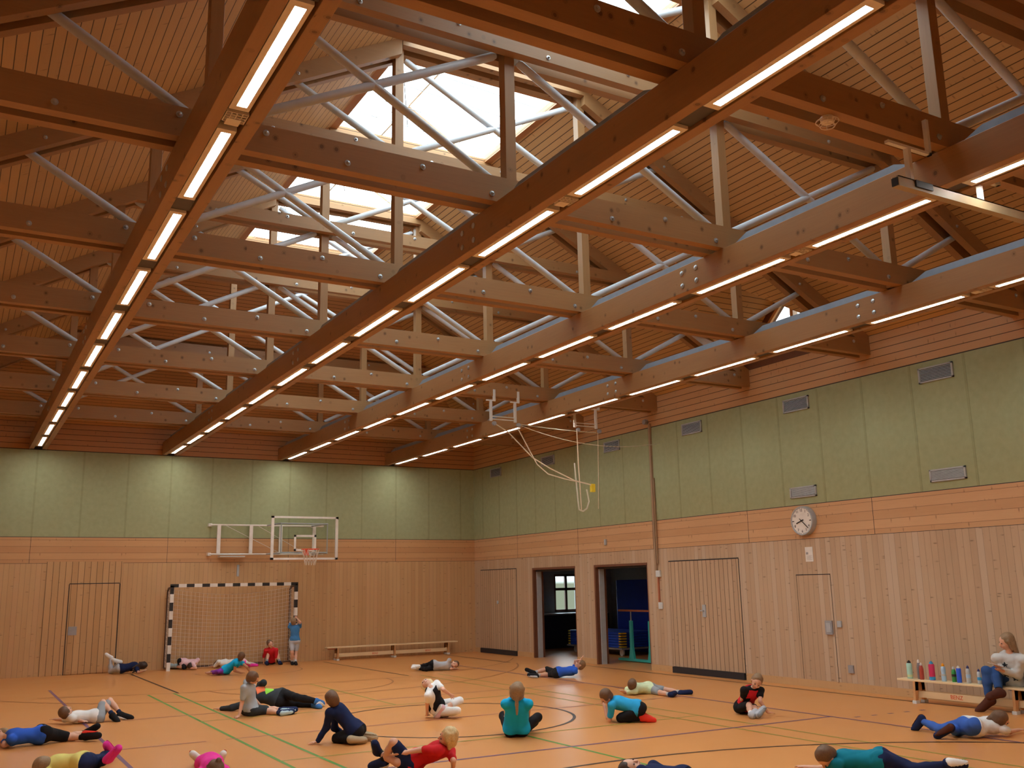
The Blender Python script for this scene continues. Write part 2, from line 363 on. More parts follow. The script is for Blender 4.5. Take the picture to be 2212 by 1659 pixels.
d5 = MB().box(-.004, -13.62, .0, .0, -12.83, 1.97).build('door_5', 'wall_r'); d5['kind'] = 'structure'; d5['label'] = 'narrow flush door below the clock'
MB().box(-.008, -13.63, 1.97, 0, -12.82, 1.985).box(-.005, -13.629, 0, 0, -13.625, 1.97).box(-.005, -12.823, 0, 0, -12.82, 1.97).build('shadow_gap', 'shadow_gap', d5)
h = MB().box(-.035, -13.60, .93, -.004, -13.44, 1.17).build('lock_plate', 'grey', d5)
MB().box(-.042, -13.57, .97, -.034, -13.47, 1.13).build('recess', 'grey_light', h)
# end wall niche door
d6 = MB().box(-11.62, -.010, .0, -9.9, 0, 2.66).build('door_6', 'batten_e'); d6['kind'] = 'structure'; d6['label'] = 'wide battened panel with a flush door at the left of the end wall'
MB().box(-11.08, -.03, .02, -9.96, -.010, 2.12).build('door_leaf', 'batten_e', d6)
MB().box(-11.09, -.033, 2.12, -9.95, -.008, 2.14).box(-9.955, -.032, .0, -9.94, -.008, 2.12).box(-11.10, -.02, 0, -11.085, -.008, 2.12).build('shadow_gap', 'shadow_gap', d6)
MB().box(-11.05, -.05, .92, -10.86, -.030, 1.12).box(-11.02, -.06, .97, -10.9, -.05, 1.07).build('lock_plate', 'grey', d6)

# store room behind the right wall
st = MB().box(0, -9.0, -.3, 5.3, .3, 0.0); o = struct(st, 'floor', 'floor', 'store room floor')
st = MB().box(5.0, -9.0, 0, 5.3, .3, 2.9).box(.3, -9.3, 0, 5.3, -9.0, 2.9).box(.3, 0, 0, 2.8, .3, 2.9).box(3.75, 0, 0, 5.3, .3, 2.9).box(2.8, 0, 0, 3.75, .3, 1.05).box(2.8, 0, 2.2, 3.75, .3, 2.9)
struct(st, 'wall_store', 'store_wall', 'grey store room walls')
o = struct(MB().box(.3, -9.3, 2.75, 5.3, .3, 2.95), 'ceiling_store', 'store_wall', 'store room ceiling')
f = MB().box(2.8, .02, 1.05, 3.75, .08, 1.12).box(2.8, .02, 2.13, 3.75, .08, 2.2).box(2.8, .02, 1.7, 3.75, .08, 1.78).box(2.8, .02, 1.05, 2.87, .08, 2.2).box(3.68, .02, 1.05, 3.75, .08, 2.2).box(3.22, .02, 1.05, 3.3, .08, 2.2)
o = struct(f, 'window_%d' % wi, 'dark_wood', 'small store room window'); MB().box(2.8, .05, 1.05, 3.75, .055, 2.2).build('pane', 'glass', o); wi += 1

# ================================================================ roof trusses
PX = [-11.92, -8.86, -5.88, -2.89]      # post lines
CZ0, CZ1 = 5.71, 5.985                  # bottom chord
def zr(x): return ZE + SL*min(-x, x-XL)
def bolt(x, z, y, root, r=.03):
    MB().lathe((x, y, z), [(r, 0), (r, .006), (r*.45, .008), (r*.45, .022), (r*.2, .026)], 10, 'y').build('bolt', 'zinc', root)
def pair(name, root, fn, m='timber_x'):
    for y0, y1 in ((-.175, -.063), (.063, .175)):
        fn(y0, y1).build(name, m, root)
def make_truss(full):
    t = thing('roof_truss', '', 'roof truss', (LXM, 0, CZ0))
    # all child meshes are built around y = 0
    pair('bottom_chord', t, lambda a, b: MB().box(XL, a, CZ0, 0, b, CZ1))
    H = .22/math.cos(math.atan(SL))
    xt = RX1 if full else -2.93
    zt = ZR if full else 7.64
    def raft(s):
        def fn(a, b):
            P = [(0, ZE), (xt, zt), (xt, zt-H), (0, ZE-H)]
            return MB().prism([((x if s else XL-x), a, z) for x, z in P], (0, b-a, 0))
        return fn
    pair('rafter', t, raft(1)); pair('rafter', t, raft(0))
    if full:
        pair('top_beam', t, lambda a, b: MB().box(RX0, a, ZR-.11, RX1, b, ZR))
        zc0, zc1 = 7.45, 7.645
        xe = -(zc1-ZE+.05)/SL
        pair('collar_beam', t, lambda a, b: MB().box(XL-xe-.15, a, zc0, xe+.15, b, zc1))
    else:
        zc0, zc1 = 7.39, 7.64
        pair('collar_beam', t, lambda a, b: MB().box(XL-xt, a, zc0, xt, b, zc1))
    for i, x in enumerate(PX):
        top = (ZR-.02) if (full and i in (1, 2)) else 7.5
        MB().box(x-.062, -.062, CZ0+.02, x+.062, .062, min(top, zr(x)-.02)).build('post', 'timber_z', t, bevel=.004)
    br = [((-12.05, 5.98), (-13.45, 6.78)), ((-11.80, 6.02), (-9.0, 7.46)), ((-11.72, 7.50), (-9.0, 5.98)),
          ((-8.72, 7.46), (-6.02, 5.98)), ((-8.72, 5.98), (-6.02, 7.46)), ((-5.76, 6.02), (-3.05, 7.42)), ((-5.76, 7.46), (-3.02, 5.98)),
          ((-2.75, 5.98), (-1.35, 6.74))]
    if full:
        br += [((-10.45, 8.38), (-9.0, 7.66)), ((-4.30, 8.38), (-5.74, 7.66)), ((-8.76, 9.02), (-6.0, 7.64)), ((-8.74, 7.64), (-6.0, 9.0))]
    for (a, b), (c_, d) in br:
        p, q = Vector((a, 0, b)), Vector((c_, 0, d))
        u = (q-p).normalized()
        MB().tube([p, p+u*.04, q-u*.04, q], [.034, .046, .046, .034], 12).build('steel_brace', 'steel', t)
    # bolts on the faces that look towards the camera
    for a, b in zip([-14.6]+PX, PX+[-.1]):
        n = 4 if b-a > 2.9 else 3
        for k in range(n):
            x = a+.45+(b-a-.75)*k/(n-1)
            bolt(x, CZ0+(.075 if k % 2 else .2), -.175, t)
    for k in range(7):
        x = -10.6+k*(6.5/6) if full else -11.4+k*(8.1/6)
        bolt(x, (zc0+zc1)/2+(.045 if k % 2 else -.045), -.175, t, .026)
    for x in (-1.6, -4.4, -10.3, -13.1):
        if full or x in (-1.6, -13.1): bolt(x, zr(x)-.15, -.175, t, .024)
    return t
tf = make_truss(True); th = make_truss(False)
used = set(); trs = {}
for i, yt in enumerate(TR):
    full = 1 <= i <= 6
    src = tf if full else th
    if id(src) in used: o = copy_tree(src, None, (LXM, yt, CZ0))
    else: o = src; used.add(id(src)); o.location = (LXM, yt, CZ0)
    trs[i] = o
    o['label'] = ['low flat-topped timber truss nearest the end wall', 'timber roof truss, second from the end wall, where the hip begins',
        'timber roof truss, third from the end wall, holding the ring brackets', 'timber roof truss, fourth from the end wall',
        'timber roof truss, fifth from the end wall, at the far edge of the big skylight', 'timber roof truss, sixth from the end wall, with a long steel cross above the lamps',
        'large dark timber truss nearest the camera with the round ceiling speaker', 'low timber truss over the back of the hall, close behind the camera view'][i]
    o['group'] = 'timber roof trusses'

# ================================================================ lamp beams
BX = [-12.02, -8.92, -5.88, -2.73]
ROWN = ['leftmost', 'second', 'third', 'rightmost']
def beam(xc, i):
    b = thing('light_beam', '%s long double timber beam carrying a row of strip lights' % ROWN[i], 'beam', (xc, YB/2, ZG), 'double timber beams with strip lights')
    for s in (-1, 1):
        MB().box(xc+s*.195, YB, ZG+.002, xc+s*.09, 0, CZ0-.003).build('timber', 'timber_y', b, bevel=.004)
    MB().box(xc-.09, YB, ZG+.16, xc+.09, -.01, ZG+.2).build('cover_board', 'lamp_dark', b)
    MB().box(xc-.16, -.06, ZG-.0, xc+.16, -.0, ZG+.05).build('wall_shoe', 'shadow_gap', b)
    for a, c_ in zip([0]+TR, TR+[YB]):    # sheet metal trays between the trusses
        y0, y1 = c_+.17, a-.17
        if y1-y0 < .5: continue
        z0, z1 = CZ0-.002, CZ0+.115
        MB().prism([(xc-.10, y0+.0, z0), (xc-.10, y0+.30, z1), (xc-.10, y1-.30, z1), (xc-.10, y1, z0)], (.2, 0, 0)).build('metal_tray', 'tray', b)
    for yb in (-5.4, -11.3, -17.3, -23.2):   # bolted splices
        for dy in (-.13, .13):
            for z in (ZG+.09, ZG+.25):
                for s in (-1, 1):
                    MB().lathe((xc+s*.195, yb+dy, z), [(.032, 0), (.032, .006*s), (.014, .012*s)][::1], 10, 'x').build('bolt', 'zinc', b) if s == 1 else \
                    MB().lathe((xc-.195, yb+dy, z), [(.032, 0), (.032, .006), (.014, .014)], 10, 'x').build('bolt', 'zinc', b)
    return b
beams = [beam(x, i) for i, x in enumerate(BX)]
def lamp_proto():
    t = thing('strip_light', '', 'strip light', (0, 0, ZG+.06))
    h = MB().box(-.084, -.76, ZG+.004, -.040, .76, ZG+.10).box(.034, -.76, ZG+.004, .064, .76, ZG+.10).box(-.040, -.76, ZG+.004, .034, -.70, ZG+.10).box(-.040, .70, ZG+.004, .034, .76, ZG+.10).box(-.040, -.7, ZG+.08, .034, .7, ZG+.10)
    h.build('lamp_housing', 'lamp_body', t)
    MB().box(-.0395, -.695, ZG+.007, .0335, .695, ZG+.02).build('diffuser', 'diffuser', t)
    return t
lp = lamp_proto(); first = True
for i, xc in enumerate(BX):
    off = -.2 if i == 0 else 0.0
    for n in range(14):
        yc = -1.13-1.868*n+off
        if yc < YB+.9: continue
        if first: o = lp; first = False; o.location = (xc, yc, ZG+.06)
        else: o = copy_tree(lp, None, (xc, yc, ZG+.06))
        o['label'] = 'glowing strip light, %s from the end wall in the %s lamp row' % (ORD[n], ROWN[i]); o['group'] = 'strip lights in the %s beam' % ROWN[i]
        # filler towards the camera side of this lamp
        if n == 9: continue
        MB().box(xc-.085, yc-1.10, ZG+.03, xc+.085, yc-.765, ZG+.045).build('filler_plate', 'lamp_dark', beams[i])
    yg = -1.13-1.868*9+off-.93
    g = thing('air_grille', 'small egg-crate grille module in the %s lamp row' % ROWN[i], 'grille', (xc, yg, ZG+.06), 'egg-crate grilles in the lamp rows')
    m = MB()
    for q in range(5): m.box(xc-.08+q*.04-.003, yg-.12, ZG+.008, xc-.08+q*.04+.003, yg+.04, ZG+.03)
    for q in range(5): m.box(xc-.083, yg-.12+q*.04-.003, ZG+.008, xc+.083, yg-.12+q*.04+.003, ZG+.03)
    m.build('grid', 'lamp_body', g)
    MB().box(xc-.055, yg-.02, ZG+.004, xc+.05, yg+.085, ZG+.03).build('cover_plate', 'lamp_body', g)
    MB().box(xc-.085, yg-.165, ZG+.06, xc+.085, yg+.165, ZG+.07).build('back_box', 'lamp_dark', g)
# thin pale conduit along the second beam
cd = thing('tie_rod', 'thin pale tie rod linking the collar beams high above the third lamp beam', 'rod', (-5.97, -14, 7.55))
for a, b in zip(TR[1:6], TR[2:7]):
    MB().tube([(-5.97, a-.19, 7.55), (-5.97, b+.19, 7.55)], .013, 8).build('rod_length', 'white', cd)
# round speaker under the nearest truss
sp = thing('ceiling_speaker', 'round pale caged detector under the truss nearest the camera', 'detector', (-7.5, -20.78, CZ0))
MB().lathe((-7.5, -20.78, CZ0-.055), [(.045, 0), (.055, .01), (.055, .055)], 18).build('body', 'lamp_body', sp)
m = MB()
for k in range(8):
    a = k*math.pi/4; m.tube([(-7.5+.055*math.cos(a), -20.78+.055*math.sin(a), CZ0-.01), (-7.5+.095*math.cos(a), -20.78+.095*math.sin(a), CZ0-.04), (-7.5+.06*math.cos(a), -20.78+.06*math.sin(a), CZ0-.085)], .003, 5)
for r, z in ((.095, -.04), (.06, -.085)): m.tube([(-7.5+r*math.cos(a*.3142), -20.78+r*math.sin(a*.3142), CZ0+z) for a in range(21)], .003, 5)
m.build('wire_cage', 'lamp_body', sp)
# curtain / ring rail by the nearest truss
YR = -20.95
rl = thing('ceiling_rail', 'long ochre steel rail hung under the nearest truss at right', 'rail', (-5, YR, 5.2))
M['ochre'] = mat('ochre grey painted steel', (.42, .33, .20), .45)
MB().box(-6.93, YR-.035, 5.135, -.3, YR+.035, 5.150).box(-6.93, YR-.035, 5.15, -.3, YR-.022, 5.225).box(-6.93, YR+.022, 5.15, -.3, YR+.035, 5.225).box(-6.93, YR-.035, 5.215, -.3, YR-.005, 5.225).build('channel', 'ochre', rl)
MB().box(-6.94, YR-.03, 5.14, -6.925, YR+.03, 5.21).build('end_cap', 'black', rl)
MB().box(-6.72, YR-.05, 5.16, -6.50, YR-.035, 5.22).build('end_stop', 'black', rl)
for k in range(7):
    x = -6.73+.97*k
    if k == 0: m = MB().box(x-.02, YR-.025, 5.2, x+.02, YR+.025, 5.52).box(x-.26, YR-.02, 5.52, x+.31, YR+.02, 5.545).box(x+.275, YR-.02, 5.52, x+.31, YR+.02, 5.86)
    else: m = MB().box(x-.018, YR-.022, 5.2, x+.018, YR+.022, 5.43).box(x-.018, YR-.022, 5.43, x+.3, YR+.02, 5.45).box(x+.27, YR-.02, 5.43, x+.3, YR+.02, 5.86)
    m.build('hanger', 'white', rl)
# ---- gymnastic rings gear hung from the third truss
YK = -9.03
def ring_bracket(x0, x1, label):
    g = thing('ring_bracket', label, 'bracket', ((x0+x1)/2, YK, 5.6), 'pulley brackets hung from the third truss')
    for x in (x0, x1):
        MB().box(x+.06, YK, 5.62, x+.11, YK+.04, 5.84).box(x-.1, YK, 5.595, x+.11, YK+.04, 5.62).box(x-.025, YK-.01, 5.18, x+.025, YK+.03, 5.6).build('hanger', 'white', g)
        MB().lathe((x+.04, YK-.03, 5.12), [(.045, 0), (.045, .012), (.02, .02), (.045, .03), (.045, .045)], 16, 'y').build('pulley', 'grey', g)
    for z in (5.21, 5.27): MB().box(x0-.03, YK-.005, z, x1+.03, YK+.02, z+.016).build('tie_bar', 'white', g)
    return g
ring_bracket(-4.32, -3.75, 'white pulley bracket left of the rightmost lamp beam')
ring_bracket(-2.27, -1.72, 'white pulley bracket nearest the right wall')
def cord(name, pts, r, m, label, cat='rope'):
    return tag(MB().tube(pts, r, 6).build(name, m), label, cat)
def swag(p, q, sag, n=12):
    p, q = Vector(p), Vector(q); return [p.lerp(q, t/n)-Vector((0, 0, 4*sag*(t/n)*(1-t/n))) for t in range(n+1)]
rs = thing('ring_ropes', 'pair of beige ring ropes drawn sideways to a yellow buckle', 'rope', (-3, YK-.03, 4.6))
def flat(pts, w, m, name, root):
    mm = MB()
    for a, b in zip(pts, pts[1:]): mm.bar(a, b, .008, w, (0, 0, 1), .003)
    return mm.build(name, m, root)
flat([(-4.25, YK-.03, 5.12), (-3.95, YK-.03, 4.97), (-3.38, YK-.03, 4.47), (-2.95, YK-.03, 4.26), (-2.35, YK-.03, 4.03), (-1.95, YK-.03, 3.96)], .022, 'rope', 'rope', rs)
flat([(-3.72, YK-.05, 5.05), (-3.45, YK-.05, 4.6), (-3.28, YK-.05, 4.33), (-3.02, YK-.05, 4.14), (-2.6, YK-.05, 4.05), (-2.3, YK-.05, 4.01), (-1.95, YK-.05, 3.95)], .022, 'rope', 'rope', rs)
MB().box(-1.95, YK-.08, 3.80, -1.86, YK-.01, 3.97).build('buckle', 'yellow', rs)
M['strap_w'] = mat('white webbing', (.62, .60, .48), .8)
flat([(-2.05, YK-.03, 3.85), (-2.0, YK-.03, 3.6), (-2.06, YK-.03, 3.45), (-2.16, YK-.03, 3.39), (-2.26, YK-.03, 3.42), (-2.28, YK-.03, 3.6), (-2.34, YK-.03, 4.4), (-2.34, YK-.03, 5.1)], .03, 'strap_w', 'strap', rs)
flat([(-2.27, YK-.06, 5.1), (-2.26, YK-.06, 4.4), (-2.22, YK-.06, 3.42)], .022, 'rope', 'strap', rs)
cord('rope', [(-1.72, YK-.05, 5.08), (-1.75, YK-.05, 4.0), (-1.78, YK-.05, 3.45)], .006, 'rope', 'thin cord hanging straight from the bracket nearest the right wall')
cord('rope', swag((-3.7, YK-.02, 5.15), (-1.75, YK-.02, 5.09), .02), .007, 'strap_w', 'taut pale cord between the two pulley brackets')
cord('rope', swag((-3.66, YK-.04, 5.12), (-.02, YK-.04, 4.95), .22, 20), .007, 'strap_w', 'slack pale cord sagging from the left bracket to the right wall')
# pole-like rope guide on the right wall
cp = thing('rope_duct', 'tall brown rope duct running down the right wall between gates', 'duct', (0, -8.74, 1.45))
M['duct'] = mat('brown duct paint', (.36, .24, .15), .6)
MB().box(-.05, -8.755, 2.15, -.0, -8.70, 5.45).build('duct', 'duct', cp)
MB().box(-.045, -8.80, 2.3, -.01, -8.775, 4.2).build('duct', 'duct', cp)
MB().box(-.03, -8.785, 1.47, -.0, -8.745, 2.0).build('cord_end', 'brown_wood', cp)
MB().lathe((-.02, -8.63, 5.5), [(.06, 0), (.06, .09)], 14, 'x').build('pulley', 'grey', cp)
tag(MB().box(-.05, -8.86, 2.01, 0, -8.72, 2.15).build('junction_box', 'offwhite', None, .006), 'white box on the rope duct above head height', 'box')
tag(MB().box(-.03, -8.87, 1.32, 0, -8.74, 1.46).box(-.036, -8.84, 1.35, -.03, -8.77, 1.43).build('light_switch', 'offwhite', None, .004), 'white square switch under the rope duct', 'switch')
tag(MB().box(-.03, -13.80, 1.06, 0, -13.71, 1.17).build('light_switch', 'grey_light', None, .004), 'small grey switch right of the narrow door', 'switch')
tag(MB().box(-.03, -13.98, .30, 0, -13.87, .43).box(-.036, -13.96, .34, -.03, -13.89, .41).build('socket', 'grey', None, .004), 'grey wall socket low beside the narrow door', 'socket')
tag(MB().box(-.04, -6.85, 2.79, 0, -6.78, 2.93).build('sensor', 'grey_light', None, .004), 'small grey sensor above the right gateway', 'sensor')

# ---- vents
VM = MB
def vent(y0, y1, z0, z1, label):
    g = thing('wall_vent', label, 'vent', (0, (y0+y1)/2, (z0+z1)/2), 'louvred vents in the green wall')
    MB().box(-.03, y0, z0, 0, y0+.03, z1).box(-.03, y1-.03, z0, 0, y1, z1).box(-.03, y0, z0, 0, y1, z0+.025).box(-.03, y0, z1-.025, 0, y1, z1).build('frame', 'grey_light', g)
    MB().box(-.008, y0+.02, z0+.02, -.0, y1-.02, z1-.02).build('backing', 'black', g)
    m = MB()
    n = 8
    for k in range(n):
        z = z0+.03+(z1-z0-.06)*(k+.5)/n
        m.prism([(-.026, y0+.03, z-.006), (-.024, y0+.03, z-.003), (-.010, y0+.03, z+.010), (-.012, y0+.03, z+.006)], (0, y1-y0-.06, 0))
    m.build('louvres', 'offwhite', g)
for k in range(8):
    yc = -16.19+3.0*0+2.97*k*1.0
    yc = [-16.19, -13.16, -10.16, -7.22, -4.30, -1.42, -19.2, -22.2][k]
    vent(yc-.32, yc+.32, 5.01, 5.26, 'upper louvred vent, %s from the corner' % ['sixth', 'fifth', 'fourth', 'third', 'second', 'first', 'seventh', 'eighth'][k])
vent(-16.53, -15.88, 3.385, 3.585, 'lower louvred vent at far right')
vent(-13.49, -12.85, 3.385, 3.585, 'lower louvred vent above the clock')

# ---- clock and notice
ck = thing('wall_clock', 'round white wall clock on the wooden band', 'clock', (0, -13.15, 2.95))
cy, cz, cr = -13.155, 2.95, .27
MB().lathe((0, cy, cz), [(cr, 0), (cr, .09), (cr-.012, .11), (cr-.03, .105), (cr-.03, .085)], 40, 'x').build('case', 'grey_light', ck)
MB().lathe((-.085, cy, cz), [(cr-.025, 0), (cr-.025, .012)], 40, 'x').build('dial', 'white', ck)
m = MB()
def onface(a, r, x=-.101): return (x, cy-math.sin(a)*r, cz+math.cos(a)*r)   # clockwise seen from the hall
for k in range(60):
    a = k*math.pi/30
    if k % 5: m.bar(onface(a, cr-.045), onface(a, cr-.032), .003, .004, (1, 0, 0))
for k in (3, 9): m.bar(onface(k*math.pi/6, cr-.085), onface(k*math.pi/6, cr-.04), .014, .004, (1, 0, 0))
m.build('minute_marks', 'black', ck)
def text(s, size, pos, rot, m, parent, name, ext=.001):
    cu = D.curves.new(name, 'FONT'); cu.body = s; cu.size = size; cu.align_x = 'CENTER'; cu.align_y = 'CENTER'; cu.extrude = ext
    o = D.objects.new(name, cu); C.objects.link(o); o.rotation_euler = rot; o.location = pos
    bpy.context.view_layer.update(); dg = bpy.context.evaluated_depsgraph_get(); me = D.meshes.new_from_object(o.evaluated_get(dg))
    mw = o.matrix_world.copy(); D.objects.remove(o); me.transform(mw)
    me.transform(Matrix.Translation(-origin_of(parent))) if parent else None
    me.materials.clear(); me.materials.append(M[m]); q = D.objects.new(name, me); C.objects.link(q); q.parent = parent; return q
RW = (math.pi/2, 0, -math.pi/2)    # faces -x
for k in range(1, 13):
    if k in (3, 9): continue
    text(str(k), .068, onface(k*math.pi/6, cr-.078), RW, 'black', ck, 'numeral')
MB().bar(onface(math.radians(251), -.05, -.106), onface(math.radians(251), .135, -.106), .02, .004, (1, 0, 0)).build('hour_hand', 'black', ck)
MB().bar(onface(math.radians(132), -.06, -.110), onface(math.radians(132), .205, -.110), .014, .004, (1, 0, 0)).build('minute_hand', 'black', ck)
MB().lathe((-.1, cy, cz), [(.016, 0), (.016, .016)], 14, 'x').build('hub', 'black', ck)
MB().bar(onface(0, .11, -.1), onface(0, .111, -.1), .07, .003, (1, 0, 0)).build('maker_mark', 'grey', ck)
nt = thing('notice', 'white notice sheet on the wall under the clock', 'notice', (0, -13.18, 2.34))
MB().box(-.006, -13.27, 2.21, -.001, -13.09, 2.475).build('sheet', 'white', nt)
m = MB()
for k in range(7): m.box(-.008, -13.25+.02*(k % 3), 2.245+k*.012, -.006, -13.12, 2.248+k*.012)
m.box(-.008, -13.16, 2.34, -.006, -13.11, 2.38)
m.build('print', 'grey', nt)

# ================================================================ basketball backboard
YBB = -1.48
bb = thing('basketball_backboard', 'glass basketball backboard on a white wall frame', 'basketball hoop', (-5.72, YBB, 2.64))
x0, x1, z0, z1 = -6.62, -4.84, 2.64, 3.745
MB().box(x0, YBB-.02, z0, x0+.07, YBB+.02, z1).box(x1-.07, YBB-.02, z0, x1, YBB+.02, z1).box(x0, YBB-.02, z0, x1, YBB+.02, z0+.05).box(x0, YBB-.02, z1-.05, x1, YBB+.02, z1).build('board_frame', 'white', bb)
MB().box(x0+.06, YBB-.006, z0+.04, x1-.06, YBB+.002, z1-.04).build('glass_board', 'glass', bb)
a0, a1, b0, b1 = -6.02, -5.43, 2.86, 3.27
MB().box(a0, YBB-.010, b0, a0+.055, YBB-.006, b1).box(a1-.055, YBB-.010, b0, a1, YBB-.006, b1).box(a0, YBB-.010, b0, a1, YBB-.006, b0+.05).box(a0, YBB-.010, b1-.05, a1, YBB-.006, b1).build('target_square', 'white', bb)
hc = Vector((-5.70, YBB-.38, 2.89))
rim = MB().tube([(hc.x+.225*math.cos(k*math.pi/16), hc.y+.225*math.sin(k*math.pi/16), hc.z) for k in range(33)], .010, 8)
rim.prism([(hc.x-.07, YBB-.01, hc.z+.02), (hc.x+.07, YBB-.01, hc.z+.02), (hc.x+.07, YBB-.01, hc.z-.14), (hc.x-.07, YBB-.01, hc.z-.14)], (0, -.012, 0)).bar((hc.x-.06, YBB-.02, hc.z), (hc.x-.06, hc.y+.2, hc.z), .02, .02).bar((hc.x+.06, YBB-.02, hc.z), (hc.x+.06, hc.y+.2, hc.z), .02, .02)
rim.build('hoop', 'red', bb)
m = MB()
for k in range(12):
    for s in (1, -1):
        pts = []
        for j in range(5):
            t = j/4; r = .225-.10*t+.0*t; a = (k+s*t*1.0)*math.pi/6
            pts.append((hc.x+r*math.cos(a), hc.y+r*math.sin(a), hc.z-.40*t))
        m.tube(pts, .004, 4, False)
m.build('net', 'net', bb)
# support frame: gate hinged at the wall, seen behind the board
yf = -.16
fr = MB()
for z in (3.585, 2.83): fr.tube([(-7.84, yf, z), (-4.78, yf, z)], .022, 8)
for x in (-7.62, -6.78, -5.98, -5.05): fr.box(x-.045, yf-.02, 2.83, x+.045, yf+.02, 3.585)
for p, q in (((-7.45, yf-.02, 3.57), (-5.98, yf-.02, 2.85)), ((-6.6, yf-.02, 3.57), (-5.3, yf-.02, 2.85))): fr.tube([p, q], .006, 5)
for x in (-7.84, -5.05):
    for z in (3.585, 2.83): fr.box(x-.04, yf, z-.04, x+.04, 0, z+.04)
fr.build('wall_frame', 'white', bb)
ar = MB()
for z in (3.585, 2.83):
    for x in (-6.35, -5.12): ar.tube([(x, yf, z), (x, YBB+.02, z-.02)], .022, 8)
ar.tube([(-6.35, YBB+.03, 3.56), (-5.12, YBB+.03, 3.56)], .02, 8).tube([(-6.35, YBB+.03, 2.82), (-5.12, YBB+.03, 2.82)], .02, 8)
for x in (-6.35, -5.12): ar.tube([(x, YBB+.03, 2.82), (x, YBB+.03, 3.56)], .014, 8)
ar.build('swing_arm', 'grey_light', bb)
MB().box(-7.6, -.30, 2.755, -6.95, -.05, 2.775).build('foot_plate', 'offwhite', bb)
MB().box(-7.08, -.02, 2.26, -7.02, 0, 2.56).build('crank_rail', 'grey_light', bb)

# ================================================================ handball goal
YG, GX0, GX1 = -.62, -8.81, -5.66
gl = thing('handball_goal', 'black and white banded handball goal with net', 'goal', ((GX0+GX1)/2, YG, 0))
def banded(p, q, n, start, name):
    p, q = Vector(p), Vector(q); po = MB().bar(p, q, .08, .08, (0, 1, 0)).build(name, 'black', gl)
    for k in range(n):
        if (k+start) % 2: MB().bar(p.lerp(q, k/n), p.lerp(q, (k+1)/n), .083, .083, (0, 1, 0)).build('white_band', 'white', po)
banded((GX0, YG, 0), (GX0, YG, 2.04), 10, 1, 'goal_post'); banded((GX1, YG, 0), (GX1, YG, 2.04), 10, 1, 'goal_post')
banded((GX0-.04, YG, 2.04), (GX1+.04, YG, 2.04), 17, 0, 'crossbar')
M['goal_dark'] = mat('dark brown frame', (.10, .05, .035), .5)
bk = MB()
for x in (GX0, GX1):
    bk.tube([(x, YG, 2.0), (x, -.22, 1.98), (x, -.12, 1.90), (x, -.12, .03)], .03, 8).tube([(x, YG, .04), (x, -.12, .04)], .025, 8)
bk.tube([(GX0, -.12, .04), (GX1, -.12, .04)], .02, 8)
bk.build('rear_frame', 'goal_dark', gl)
nm = MB(); nx, nz = 30, 20
def npt(i, j):   # sagging net sheet just in front of the wall
    u, v = i/nx, j/nz; x = GX0+.03+(GX1-GX0-.06)*u; z = 1.96-(1.90)*v
    sag = .16*math.sin(math.pi*u)*(1-v*.6)
    return (x, -.2-.10*(1-v)*math.sin(math.pi*u)*.6-.10*(v)*math.sin(math.pi*u)*.3, max(z-sag, .02))
for i in range(nx+1): nm.tube([npt(i, j) for j in range(nz+1)], .0035, 3, False)
for j in range(nz+1): nm.tube([npt(i, j) for i in range(nx+1)], .0045, 3, False)
for x in (GX0, GX1):    # side nets
    for k in range(7):
        y = YG+.05+k*.07; nm.tube([(x, y, 1.96), (x, y, .05)], .0035, 3, False)
    for j in range(19): nm.tube([(x, YG+.05, .1+j*.1), (x, YG+.25, .07+j*.1), (x, -.15, .1+j*.1)], .0045, 3, False)
o = nm.build('net', 'net', gl)

# ================================================================ benches
def bench(cx, cy, L, along, label, n_leg=3):
    t = thing('gym_bench', label, 'bench', (cx, cy, 0))
    def P(u, v, z): return (cx+u, cy+v, z) if along == 'x' else (cx+v, cy+u, z)
    def bx(mb, u0, v0, z0, u1, v1, z1):
        a, b = P(u0, v0, z0), P(u1, v1, z1); return mb.box(*a, *b)
    wx = {'x': 'bench_wood', 'y': 'bench_wood'}
    bx(MB(), -L/2, -.12, .325, L/2, .12, .355).build('seat', 'bench_wood', t, .005)
    bx(MB(), -L/2+.25, -.02, .085, L/2-.25, .02, .18).build('balance_beam', 'bench_wood', t, .004)
    bx(MB(), -L/2+.06, -.05, .29, -L/2+.3, .05, .325).build('hook_block', 'brown_wood', t)
    for u in ([-L/2+.3, 0, L/2-.3] if n_leg == 3 else [-L/2+.3, L/2-.3]):
        m = MB()
        for s in (-1, 1):
            a = [P(u-.02, s*.03, .325), P(u-.02, s*.11, .325), P(u-.02, s*.13, .03), P(u-.02, s*.065, .03)]
            d = (.04, 0, 0) if along == 'x' else (0, .04, 0)
            m.prism(a, d)
        bx(m, u-.02, -.11, .19, u+.02, .11, .325)
        lg = m.build('leg', 'bench_leg', t)
        for s in (-1, 1): bx(MB(), u-.035, s*.14, 0, u+.035, s*.055, .045).build('foot', 'offwhite', lg)
    return t
bench(-2.75, -.32, 3.9, 'x', 'long low wooden bench against the end wall')
b2 = bench(-.48, -17.25, 3.85, 'y', 'wooden bench with bottles and a seated woman on it')
text('BENZ', .085, (-.502, -16.28, .132), RW, 'red', b2, 'maker_lettering')
text('BENZ', .07, (-3.3, -.343, .132), (math.pi/2, 0, 0), 'red', bpy.data.objects['gym_bench'], 'maker_lettering')
text('BENZ', .07, (-1.7, -.343, .132), (math.pi/2, 0, 0), 'red', bpy.data.objects['gym_bench'], 'maker_lettering')
M['glassy'] = mat('tinted clear plastic', (.55, .60, .66), .15)
